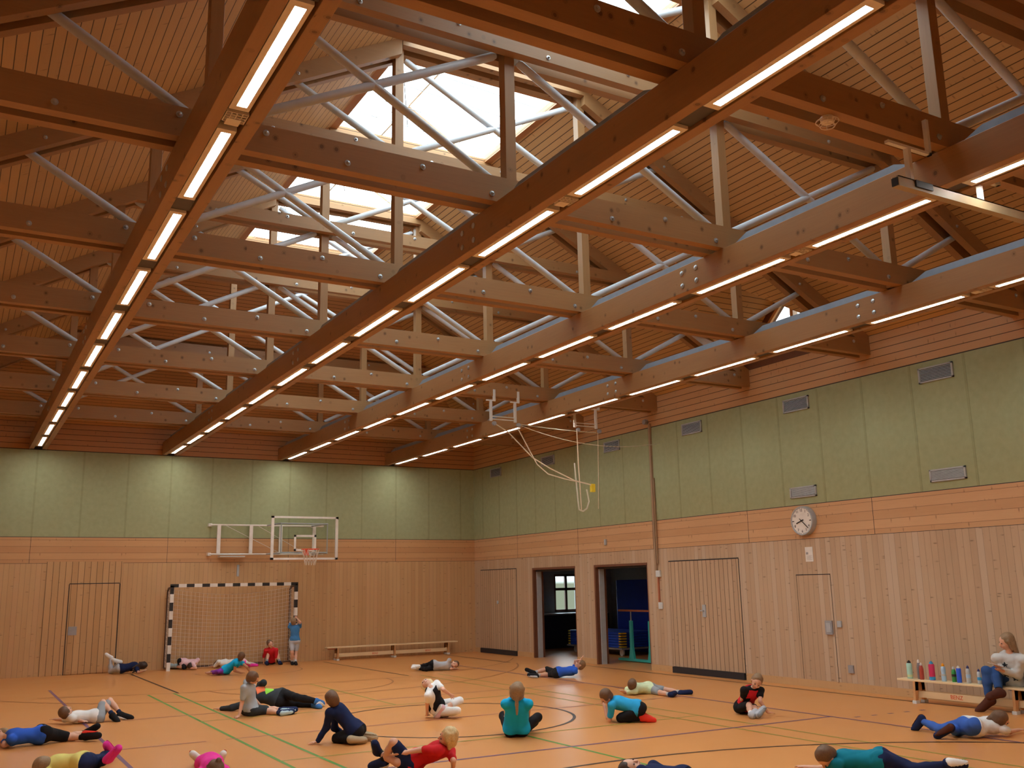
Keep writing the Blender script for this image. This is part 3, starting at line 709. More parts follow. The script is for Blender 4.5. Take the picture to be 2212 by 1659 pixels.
def bottle(y, x, h, r, body, cap, label, shape=0, band=None):
    z = .356
    t = thing('drinking_bottle', label, 'bottle', (x, y, z), 'drinking bottles on the bench')
    prof = [(r*.9, 0), (r, .01), (r, h*.62), (r*.93, h*.68), (r*.55, h*.84), (r*.42, h*.86)] if shape == 0 else [(r*.92, 0), (r, .01), (r*.97, h*.35), (r*.82, h*.45), (r, h*.6), (r*.9, h*.78), (r*.5, h*.84)]
    if shape == 2: prof = [(r*.92, 0), (r, .01), (r, h*.80), (r*.8, h*.85)]
    MB().lathe((x, y, z), prof, 18).build('flask', body, t)
    MB().lathe((x, y, z+h*.83), [(r*.62, 0), (r*.62, h*.10), (r*.35, h*.13), (r*.3, h*.17)], 16).build('cap', cap, t)
    if band: MB().lathe((x, y, z+h*band[1]), [(r*1.015, 0), (r*1.015, h*band[2])], 18).build('label_band', band[0], t)
for k, c_ in dict(mint=(.42, .72, .62), darkclear=(.22, .20, .22), rust=(.42, .07, .05), crimson=(.60, .03, .12), cyanb=(.05, .35, .70), orange=(.85, .35, .02), paleb=(.40, .60, .80), greenb=(.03, .28, .06), royal=(.03, .12, .75), clear=(.50, .52, .54), navyc=(.05, .06, .2), yb=(.6, .7, .4)).items(): M[k] = mat(k+' plastic', c_, .3)
bottle(-15.50, -.50, .27, .043, 'mint', 'black', 'mint green flask with black cap, leftmost on the bench', 2, ('yb', .08, .14))
bottle(-15.65, -.47, .29, .032, 'darkclear', 'white', 'tall smoky clear bottle with white cap beside the mint flask')
bottle(-15.73, -.52, .25, .033, 'rust', 'white', 'rust red bottle with white cap, third from the left')
bottle(-15.90, -.50, .28, .045, 'crimson', 'cyanb', 'fat crimson bottle with blue cap and blue base', 2, ('cyanb', .02, .17))
bottle(-16.10, -.50, .26, .036, 'paleb', 'orange', 'pale blue waisted bottle with orange cap', 1, ('clear', .3, .1))
bottle(-16.26, -.48, .22, .033, 'greenb', 'clear', 'dark green bottle with grey cap', 0, ('black', .35, .16))
bottle(-16.36, -.50, .24, .035, 'royal', 'white', 'royal blue bottle with white cap', 2)
bottle(-16.50, -.48, .25, .032, 'clear', 'navyc', 'clear plastic water bottle with violet cap', 1, ('paleb', .3, .2))
bottle(-16.66, -.46, .21, .029, 'glassy', 'navyc', 'small bluish clear bottle nearest the seated woman', 1, ('cyanb', .25, .2))
# backpack at the right end of the bench
bp_ = thing('backpack', 'dark green bag on the floor behind the seated woman', 'bag', (-.45, -17.62, 0))
M['bag'] = mat('dark green cloth', (.012, .035, .03), .9)

# ================================================================ store room contents
mt = thing('crash_mat', 'tall dark blue mat leaning upright in the store room', 'mat', (3.35, -4.0, 0))
MB().box(3.2, -5.3, .0, 3.45, -2.72, 1.98).build('mat_body', 'blue_mat', mt, .03)
tr = thing('mat_trolley', 'flat wheeled trolley under the blue mats', 'trolley', (2.3, -3.2, 0))
MB().box(1.85, -4.75, .17, 3.1, -2.1, .21).build('platform', 'grey', tr)
for x in (2.0, 2.95):
    for y in (-4.55, -2.35): MB().lathe((x-.02, y, .09), [(.09, 0), (.09, -.04)][::-1], 16, 'x').build('wheel', 'offwhite', tr)
for k in range(6):
    z = .215+k*.068
    g = thing('gym_mat', 'blue gym mat with yellow corner straps, %s from the top of the stack' % ['bottom one, sixth', 'fifth', 'fourth', 'third', 'second', 'uppermost, first'][k], 'mat', (2.4, -3.4, z), 'blue gym mats on the trolley')
    MB().box(1.87, -4.62, z, 3.05, -2.25, z+.06).build('mat_body', 'blue_mat2', g, .012)
    MB().box(1.86, -4.70, z+.01, 2.05, -4.60, z+.045).box(1.86, -2.27, z+.01, 2.05, -2.17, z+.045).build('strap', 'yellow', g)
bars = thing('asymmetric_bars', 'teal gymnastics bar stand with a brown wooden rail', 'gymnastics bars', (1.15, -6.6, 0))
MB().box(1.0, -7.6, .02, 1.12, -5.75, .075).build('base', 'teal', bars)
for y in (-6.25, -7.0):
    MB().prism([(1.03, y-.10, .07), (1.03, y+.10, .07), (1.03, y+.045, .35), (1.03, y+.04, .98), (1.03, y-.04, .98), (1.03, y-.045, .35)], (.06, 0, 0)).build('upright', 'teal', bars)
    MB().tube([(1.06, y, .95), (1.06, y, 1.2)], .015, 8).build('riser', 'zinc', bars)
MB().bar((1.06, -7.6, 1.22), (1.06, -5.75, 1.22), .04, .045).build('rail', 'brown_wood', bars)
cb_ = thing('store_cupboard', 'low dark cupboard under the store room window', 'cupboard', (3.2, -.4, 0))
MB().box(2.0, -.65, 0, 4.4, -.02, .98).build('body', 'black', cb_); MB().box(1.97, -.68, .98, 4.43, -.02, 1.02).build('top', 'grey', cb_)
vb = thing('vaulting_box', 'dark blue padded box at the back of the store room', 'box', (4.2, -6.9, 0))
MB().box(3.6, -8.3, 0, 4.5, -5.4, 1.0).build('body', 'blue_mat', vb, .03)

# ================================================================ floor markings
FLZ = .0015
def strip(name, m, segs, w=.045, root=fl):
    mb = MB()
    for s in segs:
        if len(s) == 4: pts = [(s[0], s[1]), (s[2], s[3])]
        else: pts = s[0]
        for (a, b), (c_, d) in zip(pts, pts[1:]):
            u = Vector((c_-a, d-b, 0)).normalized()*.5*w; n = Vector((-u.y, u.x, 0))
            q = Vector((a, b, FLZ)); r = Vector((c_, d, FLZ)); e = u*.0
            mb.add([q+n-e, q-n-e, r-n+e, r+n+e], [(0, 1, 2, 3)])
    strip.k += 1
    for i in range(len(mb.v)): mb.v[i] = (mb.v[i][0], mb.v[i][1], FLZ+.0004*strip.k)
    return mb.build(name, m, root)
strip.k = 0
def arc(cx, cy, r, a0, a1, n=48): return ([(cx+r*math.cos(math.radians(a0+(a1-a0)*k/n)), cy+r*math.sin(math.radians(a0+(a1-a0)*k/n))) for k in range(n+1)],)
M['l_green'] = mat('green line paint', (.08, .30, .045), .4); M['l_olive'] = mat('thin olive green line', (.32, .30, .05), .4)
M['l_violet'] = mat('violet line paint', (.16, .07, .17), .4); M['l_mauve'] = mat('worn mauve line', (.42, .15, .12), .4)
M['l_black'] = mat('black line paint', (.035, .02, .02), .4); M['l_brown'] = mat('worn brown line', (.40, .15, .055), .4)
strip('line_marking', 'l_green', [(-10.18, -6.1, -10.18, -26.5), (-9.72, -6.1, -9.72, -26.5), (-7.0, -14.65, -7.0, -26.5)], .045)
strip('line_marking', 'l_olive', [(-4.48, -5.9, -4.48, -26.5), (-4.04, -5.9, -4.04, -26.5), (-7.05, -6.1, -7.05, -10.6), (-10.18, -10.6, -4.04, -10.6), (-10.18, -14.63, -4.04, -14.63), (-10.18, -18.93, -4.04, -18.93)], .04)
strip('line_marking', 'l_violet', [(-11.68, -3.8, -11.68, -26.5), (-2.69, -4.0, -2.69, -26.5), (-10.5, -15.72, -2.69, -15.85)]+[(-2.50+.32*k, -16.1-.02*k, -2.40+.32*k, -16.11-.02*k) for k in range(5)], .05)
strip('line_marking', 'l_mauve', [(-11.68, -9.72, -2.69, -9.72), (-11.68, -12.62, -10.55, -12.62), (-10.3, -12.62, -2.69, -12.62)], .045)
strip('line_marking', 'l_black', [(-9.7, -.95, -9.64, -6.15), (-4.86, -.6, -4.75, -5.9), (-1.28, -.55, -1.28, -4.3), (-.42, -6.2, -.42, -26), arc(-7.05, -12.65, 1.8, 0, 360, 72), arc(-7.2, -23.3, 6.45, 20, 160, 72)], .045)
strip('line_marking', 'l_brown', [(-12.0, -5.3, -9.64, -6.2), (-9.64, -6.2, -4.75, -6.1), arc(-7.22, -6.12, 1.85, 180, 360), arc(-7.15, -1.95, 6.45, 208, 336, 72), arc(-5.7, .2, 6.15, 288, 328), arc(-7.2, -2.0, 1.25, 180, 360)], .04)

# joints of every figure, in metres in the hall (x to the right wall, y to the end wall)
PEOPLE = {
 'white_supine': dict(H=1.25, f=[0.14, -0.11, 0.98], u=[-0.58, -0.51, 0.63], J={"hd":[-11.937,-9.652,0.182],"nk":[-11.86,-9.585,0.099],"pv":[-11.483,-9.633,0.085],"sL":[-11.828,-9.451,0.093],"sR":[-11.854,-9.724,0.095],"hL":[-11.454,-9.559,0.067],"hR":[-11.469,-9.713,0.067],"eL":[-11.766,-9.643,0.049],"eR":[-11.947,-9.541,0.057],"wL":[-11.712,-9.815,0.05],"wR":[-12.045,-9.388,0.057],"kL":[-11.303,-9.432,0.28],"kR":[-11.415,-9.51,0.27],"aL":[-11.158,-9.578,0.083],"aR":[-11.288,-9.701,0.093],"tL":[-11.025,-9.598,0.031],"tR":[-11.237,-9.811,0.024]}),
 'blue_prone': dict(H=1.35, f=[-0.69, -0.48, -0.54], u=[-0.41, 0.91, -0.03], J={"hd":[-12.846,-11.445,0.134],"nk":[-12.789,-11.574,0.139],"pv":[-12.373,-11.509,0.112],"sL":[-12.747,-11.716,0.122],"sR":[-12.791,-11.424,0.12],"hL":[-12.346,-11.588,0.14],"hR":[-12.375,-11.423,0.142],"eL":[-12.72,-11.512,0.042],"eR":[-12.824,-11.632,0.047],"wL":[-12.821,-11.349,0.022],"wR":[-12.65,-11.538,0.05],"kL":[-12.113,-11.391,0.05],"kR":[-12.078,-11.47,0.062],"aL":[-11.872,-11.598,0.051],"aR":[-11.829,-11.286,0.069],"tL":[-11.753,-11.699,0.065],"tR":[-11.734,-11.383,0.138]}),
 'yellow_prone': dict(H=1.3, f=[-0.75, -0.23, -0.62], u=[-0.68, -0.73, 0.04], J={"hd":[-12.564,-13.871,0.09],"nk":[-12.471,-13.771,0.084],"pv":[-12.138,-14.002,0.112],"sL":[-12.53,-13.901,0.05],"sR":[-12.37,-13.668,0.05],"hL":[-12.169,-14.076,0.09],"hR":[-12.078,-13.943,0.092],"eL":[-12.394,-13.734,0.05],"eR":[-12.168,-13.742,0.05],"wL":[-12.585,-13.768,0.05],"wR":[-12.243,-13.915,0.05],"kL":[-11.997,-13.824,0.055],"kR":[-11.949,-13.665,0.071],"aL":[-11.909,-14.1,0.129],"aR":[-11.818,-13.401,0.095],"tL":[-11.852,-14.188,0.225],"tR":[-11.868,-13.507,0.178]}),
 'pink_prone': dict(H=1.2, f=[-0.1, -0.93, -0.35], u=[-0.04, -1.0, -0.01], J={"hd":[-11.083,-15.398,0.114],"nk":[-11.078,-15.266,0.116],"pv":[-11.03,-14.891,0.119],"sL":[-10.947,-15.257,0.074],"sR":[-11.203,-15.223,0.073],"hL":[-10.953,-14.885,0.094],"hR":[-11.1,-14.865,0.093],"eL":[-11.137,-15.205,0.05],"eR":[-11.384,-15.147,0.05],"wL":[-11.176,-15.375,0.05],"wR":[-11.424,-15.317,0.05],"kL":[-10.874,-14.612,0.053],"kR":[-11.032,-14.586,0.058],"aL":[-10.782,-14.349,0.04],"aR":[-11.006,-14.308,0.056],"tL":[-10.786,-14.464,0.104],"tR":[-11.082,-14.392,0.124]}),
 'grey_sitting': dict(H=1.35, f=[0.88, -0.46, -0.05], u=[0.22, -0.82, 0.54], J={"hd":[-9.417,-10.559,0.57],"nk":[-9.448,-10.444,0.495],"pv":[-9.394,-10.384,0.088],"sL":[-9.438,-10.287,0.488],"sR":[-9.543,-10.556,0.437],"hL":[-9.424,-10.305,0.072],"hR":[-9.379,-10.47,0.069],"eL":[-9.354,-10.291,0.277],"eR":[-9.56,-10.513,0.216],"wL":[-9.22,-10.308,0.132],"wR":[-9.607,-10.554,0.035],"kL":[-9.128,-10.419,0.046],"kR":[-9.104,-10.317,0.069],"aL":[-9.0,-10.7,0.041],"aR":[-8.929,-10.575,0.066],"tL":[-8.851,-10.682,0.044],"tR":[-8.784,-10.624,0.067]}),
 'teen_lying': dict(H=1.55, f=[-0.42, -0.77, 0.48], u=[-0.52, -0.66, 0.55], J={"hd":[-9.238,-9.671,0.324],"nk":[-9.154,-9.564,0.235],"pv":[-8.766,-9.848,0.159],"sL":[-9.03,-9.449,0.268],"sR":[-9.232,-9.671,0.117],"hL":[-8.708,-9.81,0.231],"hR":[-8.819,-9.926,0.12],"eL":[-8.998,-9.661,0.408],"eR":[-9.481,-9.62,0.051],"wL":[-9.011,-9.44,0.371],"wR":[-9.613,-9.44,0.029],"kL":[-8.603,-10.158,0.195],"kR":[-8.49,-9.785,0.053],"aL":[-8.261,-10.145,0.109],"aR":[-8.272,-10.065,0.047],"tL":[-8.14,-10.035,0.061],"tR":[-8.253,-10.234,0.029]}),
 'navy_kneeling': dict(H=1.35, f=[0.03, 0.99, 0.1], u=[-0.47, -0.48, 0.74], J={"hd":[-9.306,-13.834,0.547],"nk":[-9.239,-13.766,0.443],"pv":[-9.004,-13.92,0.14],"sL":[-9.342,-13.872,0.38],"sR":[-9.186,-13.629,0.382],"hL":[-9.032,-14.002,0.13],"hR":[-8.937,-13.863,0.134],"eL":[-9.331,-13.743,0.199],"eR":[-9.184,-13.62,0.158],"wL":[-9.436,-13.713,0.031],"wR":[-9.029,-13.568,0.05],"kL":[-9.207,-13.748,0.053],"kR":[-9.138,-13.635,0.052],"aL":[-9.127,-14.045,0.065],"aR":[-8.916,-13.846,0.061],"tL":[-8.978,-14.039,0.045],"tR":[-8.788,-13.92,0.04]}),
 'red_reclining': dict(H=1.3, f=[-0.94, 0.32, 0.08], u=[-0.17, -0.6, 0.78], J={"hd":[-8.948,-16.411,0.36],"nk":[-8.924,-16.328,0.254],"pv":[-9.197,-16.057,0.101],"sL":[-9.047,-16.415,0.237],"sR":[-8.835,-16.236,0.183],"hL":[-9.255,-16.111,0.079],"hR":[-9.136,-15.998,0.075],"eL":[-9.18,-16.248,0.236],"eR":[-8.9,-16.438,0.123],"wL":[-9.372,-16.17,0.208],"wR":[-8.834,-16.303,0.019],"kL":[-9.444,-16.141,0.318],"kR":[-9.4,-16.13,0.121],"aL":[-9.474,-15.929,0.11],"aR":[-9.492,-15.854,0.189],"tL":[-9.535,-15.809,0.062],"tR":[-9.56,-15.944,0.277]}),
 'purple_teal': dict(H=1.3, f=[0.42, 0.85, 0.31], u=[0.14, -0.53, 0.84], J={"hd":[-7.637,-2.947,0.415],"nk":[-7.657,-2.875,0.301],"pv":[-7.922,-2.647,0.097],"sL":[-7.764,-2.977,0.275],"sR":[-7.566,-2.773,0.24],"hL":[-7.992,-2.697,0.102],"hR":[-7.876,-2.584,0.07],"eL":[-7.76,-2.865,0.091],"eR":[-7.511,-2.968,0.175],"wL":[-7.595,-2.794,0.032],"wR":[-7.405,-2.893,0.036],"kL":[-8.011,-2.399,0.05],"kR":[-8.097,-2.795,0.092],"aL":[-8.122,-2.124,0.035],"aR":[-8.177,-2.51,0.05],"tL":[-8.253,-2.185,0.033],"tR":[-8.244,-2.386,0.025]}),
 'white_behind_goal': dict(H=1.25, f=[-0.48, -0.57, -0.67], u=[-0.55, 0.77, -0.31], J={"hd":[-7.606,-0.529,0.086],"nk":[-7.533,-0.63,0.127],"pv":[-7.284,-0.932,0.114],"sL":[-7.62,-0.738,0.167],"sR":[-7.413,-0.562,0.166],"hL":[-7.336,-0.992,0.097],"hR":[-7.216,-0.889,0.098],"eL":[-7.695,-0.594,0.04],"eR":[-7.254,-0.622,0.05],"wL":[-7.722,-0.414,0.042],"wR":[-7.078,-0.665,0.05],"kL":[-7.112,-0.805,0.053],"kR":[-7.052,-0.672,0.208],"aL":[-7.054,-1.075,0.132],"aR":[-6.83,-0.725,0.034],"tL":[-6.953,-0.992,0.088],"tR":[-6.697,-0.758,0.024]}),
 'leggings_prone': dict(H=1.3, f=[1.0, 0.07, 0.0], u=[0.82, -0.57, -0.03], J={"hd":[-9.41,-0.733,0.182],"nk":[-9.522,-0.655,0.185],"pv":[-9.922,-0.616,0.118],"sL":[-9.526,-0.512,0.125],"sR":[-9.555,-0.786,0.108],"hL":[-9.93,-0.535,0.139],"hR":[-9.946,-0.696,0.138],"eL":[-9.708,-0.426,0.049],"eR":[-9.543,-0.988,0.038],"wL":[-9.847,-0.553,0.05],"wR":[-9.455,-1.149,0.079],"kL":[-10.022,-0.254,0.067],"kR":[-10.093,-0.44,0.059],"aL":[-9.906,-0.452,0.257],"aR":[-10.106,-0.423,0.359],"tL":[-10.031,-0.489,0.315],"tR":[-10.203,-0.489,0.441]}),
 'curled_pink': dict(H=1.2, f=[-0.2, -0.41, -0.89], u=[-0.79, -0.45, -0.41], J={"hd":[-8.238,-0.605,0.096],"nk":[-8.135,-0.546,0.149],"pv":[-8.42,-0.303,0.17],"sL":[-8.074,-0.445,0.218],"sR":[-8.234,-0.634,0.146],"hL":[-8.381,-0.238,0.186],"hR":[-8.476,-0.353,0.198],"eL":[-8.16,-0.387,0.05],"eR":[-8.171,-0.789,0.042],"wL":[-8.33,-0.352,0.05],"wR":[-8.275,-0.649,0.039],"kL":[-8.409,-0.49,0.063],"kR":[-8.308,-0.179,0.056],"aL":[-8.539,-0.247,0.078],"aR":[-8.518,-0.001,0.049],"tL":[-8.606,-0.133,0.075],"tR":[-8.624,-0.055,0.104]}),
 'red_by_post': dict(H=1.25, f=[-0.01, -1.0, 0.05], u=[-0.35, -0.39, 0.85], J={"hd":[-6.327,-0.689,0.533],"nk":[-6.281,-0.639,0.421],"pv":[-6.185,-0.434,0.098],"sL":[-6.166,-0.713,0.375],"sR":[-6.41,-0.6,0.375],"hL":[-6.105,-0.447,0.101],"hR":[-6.246,-0.381,0.101],"eL":[-6.159,-0.688,0.169],"eR":[-6.42,-0.489,0.201],"wL":[-6.118,-0.554,0.054],"wR":[-6.403,-0.423,0.032],"kL":[-6.131,-0.634,0.328],"kR":[-6.327,-0.554,0.326],"aL":[-6.088,-0.76,0.073],"aR":[-6.396,-0.686,0.081],"tL":[-6.018,-0.65,0.027],"tR":[-6.343,-0.572,0.027]}),
 'blue_standing': dict(H=1.2, f=[0.58, 0.81, 0.1], u=[-0.38, -0.29, 0.88], J={"hd":[-5.805,-0.964,1.086],"nk":[-5.758,-0.928,0.975],"pv":[-5.759,-0.936,0.597],"sL":[-5.874,-0.861,0.95],"sR":[-5.624,-0.905,0.95],"hL":[-5.83,-0.91,0.585],"hR":[-5.682,-0.934,0.585],"eL":[-5.811,-0.711,1.062],"eR":[-5.664,-1.061,1.064],"wL":[-5.742,-0.832,1.166],"wR":[-5.708,-0.92,1.155],"kL":[-5.831,-0.986,0.313],"kR":[-5.706,-0.898,0.305],"aL":[-5.794,-0.882,0.06],"aR":[-5.744,-1.018,0.06],"tL":[-5.825,-1.007,0.028],"tR":[-5.767,-1.145,0.029]}),
 'grey_side': dict(H=1.25, f=[-0.24, -0.97, -0.1], u=[0.87, -0.41, 0.29], J={"hd":[-3.283,-5.201,0.118],"nk":[-3.409,-5.231,0.1],"pv":[-3.761,-5.058,0.099],"sL":[-3.372,-5.099,0.053],"sR":[-3.462,-5.283,0.226],"hL":[-3.74,-4.985,0.067],"hR":[-3.794,-5.096,0.165],"eL":[-3.424,-5.299,0.037],"eR":[-3.511,-5.192,0.047],"wL":[-3.257,-5.23,0.021],"wR":[-3.674,-5.113,0.05],"kL":[-3.978,-5.154,0.056],"kR":[-3.805,-4.808,0.108],"aL":[-4.037,-4.871,0.052],"aR":[-4.065,-4.933,0.102],"tL":[-4.173,-4.882,0.073],"tR":[-4.13,-4.812,0.107]}),
 'blue_supine': dict(H=1.3, f=[0.24, -0.15, 0.96], u=[0.57, -0.29, 0.77], J={"hd":[-2.077,-8.624,0.249],"nk":[-2.159,-8.582,0.137],"pv":[-2.528,-8.413,0.107],"sL":[-2.246,-8.698,0.121],"sR":[-2.12,-8.444,0.114],"hL":[-2.576,-8.48,0.079],"hR":[-2.505,-8.337,0.077],"eL":[-2.117,-8.542,0.194],"eR":[-2.108,-8.507,0.318],"wL":[-2.071,-8.647,0.343],"wR":[-2.15,-8.689,0.346],"kL":[-2.559,-8.176,0.047],"kR":[-2.537,-8.046,0.152],"aL":[-2.858,-8.169,0.049],"aR":[-2.828,-8.025,0.092],"tL":[-2.948,-8.058,0.059],"tR":[-2.942,-7.956,0.15]}),
 'blonde_sitting': dict(H=1.3, f=[-0.67, 0.08, 0.74], u=[-0.01, 0.97, 0.26], J={"hd":[-7.339,-12.433,0.481],"nk":[-7.337,-12.565,0.445],"pv":[-7.154,-12.397,0.124],"sL":[-7.214,-12.512,0.493],"sR":[-7.416,-12.63,0.348],"hL":[-7.086,-12.355,0.155],"hR":[-7.148,-12.48,0.079],"eL":[-7.202,-12.711,0.415],"eR":[-7.355,-12.469,0.214],"wL":[-7.055,-12.625,0.333],"wR":[-7.316,-12.385,0.045],"kL":[-6.858,-12.548,0.232],"kR":[-7.004,-12.753,0.116],"aL":[-7.143,-12.563,0.136],"aR":[-7.052,-12.473,0.035],"tL":[-7.198,-12.493,0.027],"tR":[-7.065,-12.335,0.023]}),
 'turquoise_sitting': dict(H=1.4, f=[0.49, 0.85, -0.2], u=[-0.24, -0.53, 0.81], J={"hd":[-7.266,-14.97,0.6],"nk":[-7.23,-14.892,0.481],"pv":[-7.134,-14.692,0.097],"sL":[-7.374,-14.852,0.43],"sR":[-7.114,-14.982,0.426],"hL":[-7.22,-14.681,0.074],"hR":[-7.071,-14.751,0.074],"eL":[-7.26,-14.658,0.35],"eR":[-7.0,-14.788,0.35],"wL":[-7.178,-14.513,0.227],"wR":[-6.921,-14.645,0.223],"kL":[-7.159,-14.405,0.225],"kR":[-6.795,-14.671,0.204],"aL":[-6.971,-14.237,0.037],"aR":[-6.771,-14.41,0.036],"tL":[-7.096,-14.328,0.035],"tR":[-6.9,-14.494,0.036]}),
 'lime_supine': dict(H=1.3, f=[-0.02, -0.34, 0.94], u=[-0.3, -0.7, 0.65], J={"hd":[-3.254,-11.987,0.196],"nk":[-3.213,-11.891,0.107],"pv":[-2.815,-11.929,0.089],"sL":[-3.18,-11.748,0.072],"sR":[-3.223,-12.024,0.07],"hL":[-2.788,-11.85,0.07],"hR":[-2.819,-12.006,0.066],"eL":[-3.013,-11.883,0.051],"eR":[-3.3,-11.826,0.04],"wL":[-2.836,-11.82,0.049],"wR":[-3.447,-11.935,0.083],"kL":[-2.629,-12.113,0.064],"kR":[-2.891,-12.298,0.044],"aL":[-2.537,-12.4,0.032],"aR":[-2.922,-12.592,0.04],"tL":[-2.426,-12.491,0.042],"tR":[-2.791,-12.534,0.049]}),
 'cyan_kneeling': dict(H=1.3, f=[-0.73, 0.35, -0.59], u=[-0.82, -0.21, 0.53], J={"hd":[-5.518,-14.409,0.35],"nk":[-5.404,-14.38,0.277],"pv":[-5.113,-14.642,0.184],"sL":[-5.487,-14.498,0.238],"sR":[-5.302,-14.285,0.227],"hL":[-5.155,-14.712,0.164],"hR":[-5.047,-14.592,0.165],"eL":[-5.472,-14.42,0.037],"eR":[-5.426,-14.304,0.049],"wL":[-5.454,-14.351,0.255],"wR":[-5.419,-14.198,0.247],"kL":[-5.363,-14.512,0.058],"kR":[-5.261,-14.404,0.056],"aL":[-5.128,-14.696,0.057],"aR":[-5.028,-14.585,0.059],"tL":[-5.007,-14.757,0.027],"tR":[-5.017,-14.727,0.042]}),
 'redblack_sitting': dict(H=1.25, f=[-0.61, -0.52, -0.6], u=[-0.01, -0.7, 0.72], J={"hd":[-3.437,-15.212,0.472],"nk":[-3.436,-15.121,0.379],"pv":[-3.393,-14.857,0.088],"sL":[-3.306,-15.145,0.337],"sR":[-3.572,-15.083,0.355],"hL":[-3.318,-14.877,0.067],"hR":[-3.471,-14.839,0.075],"eL":[-3.427,-15.24,0.208],"eR":[-3.503,-14.955,0.208],"wL":[-3.321,-15.267,0.051],"wR":[-3.33,-14.92,0.167],"kL":[-3.448,-15.14,0.106],"kR":[-3.53,-15.118,0.149],"aL":[-3.623,-15.363,0.05],"aR":[-3.702,-15.328,0.054],"tL":[-3.5,-15.35,0.112],"tR":[-3.578,-15.273,0.08]}),
 'boy_head_bottom': dict(H=1.35, f=[0.4, -0.64, 0.65], u=[-0.91, 0.29, 0.3], J={"hd":[-7.714,-17.909,0.139],"nk":[-7.647,-18.035,0.101],"pv":[-7.432,-18.409,0.087],"sL":[-7.505,-17.992,0.146],"sR":[-7.756,-18.136,0.147],"hL":[-7.355,-18.373,0.073],"hR":[-7.501,-18.458,0.073],"eL":[-7.313,-18.054,0.052],"eR":[-7.553,-18.133,0.054],"wL":[-7.172,-18.19,0.05],"wR":[-7.514,-18.325,0.046],"kL":[-7.09,-18.546,0.047],"kR":[-7.192,-18.531,0.079],"aL":[-6.787,-18.61,0.036],"aR":[-6.911,-18.665,0.078],"tL":[-6.685,-18.717,0.026],"tR":[-6.782,-18.739,0.089]}),
 'teal_prone': dict(H=1.4, f=[-0.69, 0.18, -0.7], u=[-0.97, -0.07, 0.23], J={"hd":[-5.913,-18.704,0.171],"nk":[-5.77,-18.694,0.137],"pv":[-5.478,-19.037,0.12],"sL":[-5.876,-18.803,0.108],"sR":[-5.636,-18.619,0.1],"hL":[-5.544,-19.092,0.15],"hR":[-5.411,-18.978,0.156],"eL":[-5.851,-18.588,0.037],"eR":[-5.553,-18.829,0.051],"wL":[-5.868,-18.389,0.024],"wR":[-5.401,-18.964,0.05],"kL":[-5.245,-19.207,0.054],"kR":[-5.338,-19.276,0.072],"aL":[-5.195,-19.519,0.097],"aR":[-5.243,-19.578,0.149],"tL":[-5.044,-19.544,0.085],"tR":[-5.092,-19.608,0.138]}),
 'leggings_white_prone': dict(H=1.35, f=[0.82, -0.21, -0.54], u=[-0.4, -0.75, 0.53], J={"hd":[-2.502,-18.315,0.208],"nk":[-2.447,-18.212,0.135],"pv":[-2.863,-18.157,0.13],"sL":[-2.43,-18.072,0.121],"sR":[-2.511,-18.343,0.095],"hL":[-2.855,-18.068,0.154],"hR":[-2.902,-18.232,0.157],"eL":[-2.638,-18.103,0.05],"eR":[-2.303,-18.279,0.043],"wL":[-2.753,-17.945,0.05],"wR":[-2.108,-18.263,0.043],"kL":[-2.909,-17.769,0.067],"kR":[-2.828,-17.943,0.052],"aL":[-2.842,-17.473,0.123],"aR":[-3.105,-18.061,0.123],"tL":[-2.847,-17.367,0.024],"tR":[-3.182,-17.956,0.048]}),
 'woman_bench': dict(H=1.66, f=[-0.83, 0.55, 0.1], u=[-0.36, -0.03, 0.93], J={"hd":[-0.596,-17.243,0.981],"nk":[-0.534,-17.237,0.818],"pv":[-0.251,-17.116,0.403],"sL":[-0.532,-17.416,0.744],"sR":[-0.628,-17.084,0.747],"hL":[-0.256,-17.214,0.36],"hR":[-0.29,-17.015,0.371],"eL":[-0.468,-17.275,0.521],"eR":[-0.44,-17.067,0.547],"wL":[-0.698,-17.231,0.583],"wR":[-0.657,-17.135,0.621],"kL":[-0.494,-16.965,0.564],"kR":[-0.607,-16.888,0.561],"aL":[-0.727,-17.126,0.304],"aR":[-0.656,-16.907,0.17],"tL":[-0.906,-17.117,0.264],"tR":[-0.706,-16.787,0.041]}),
}
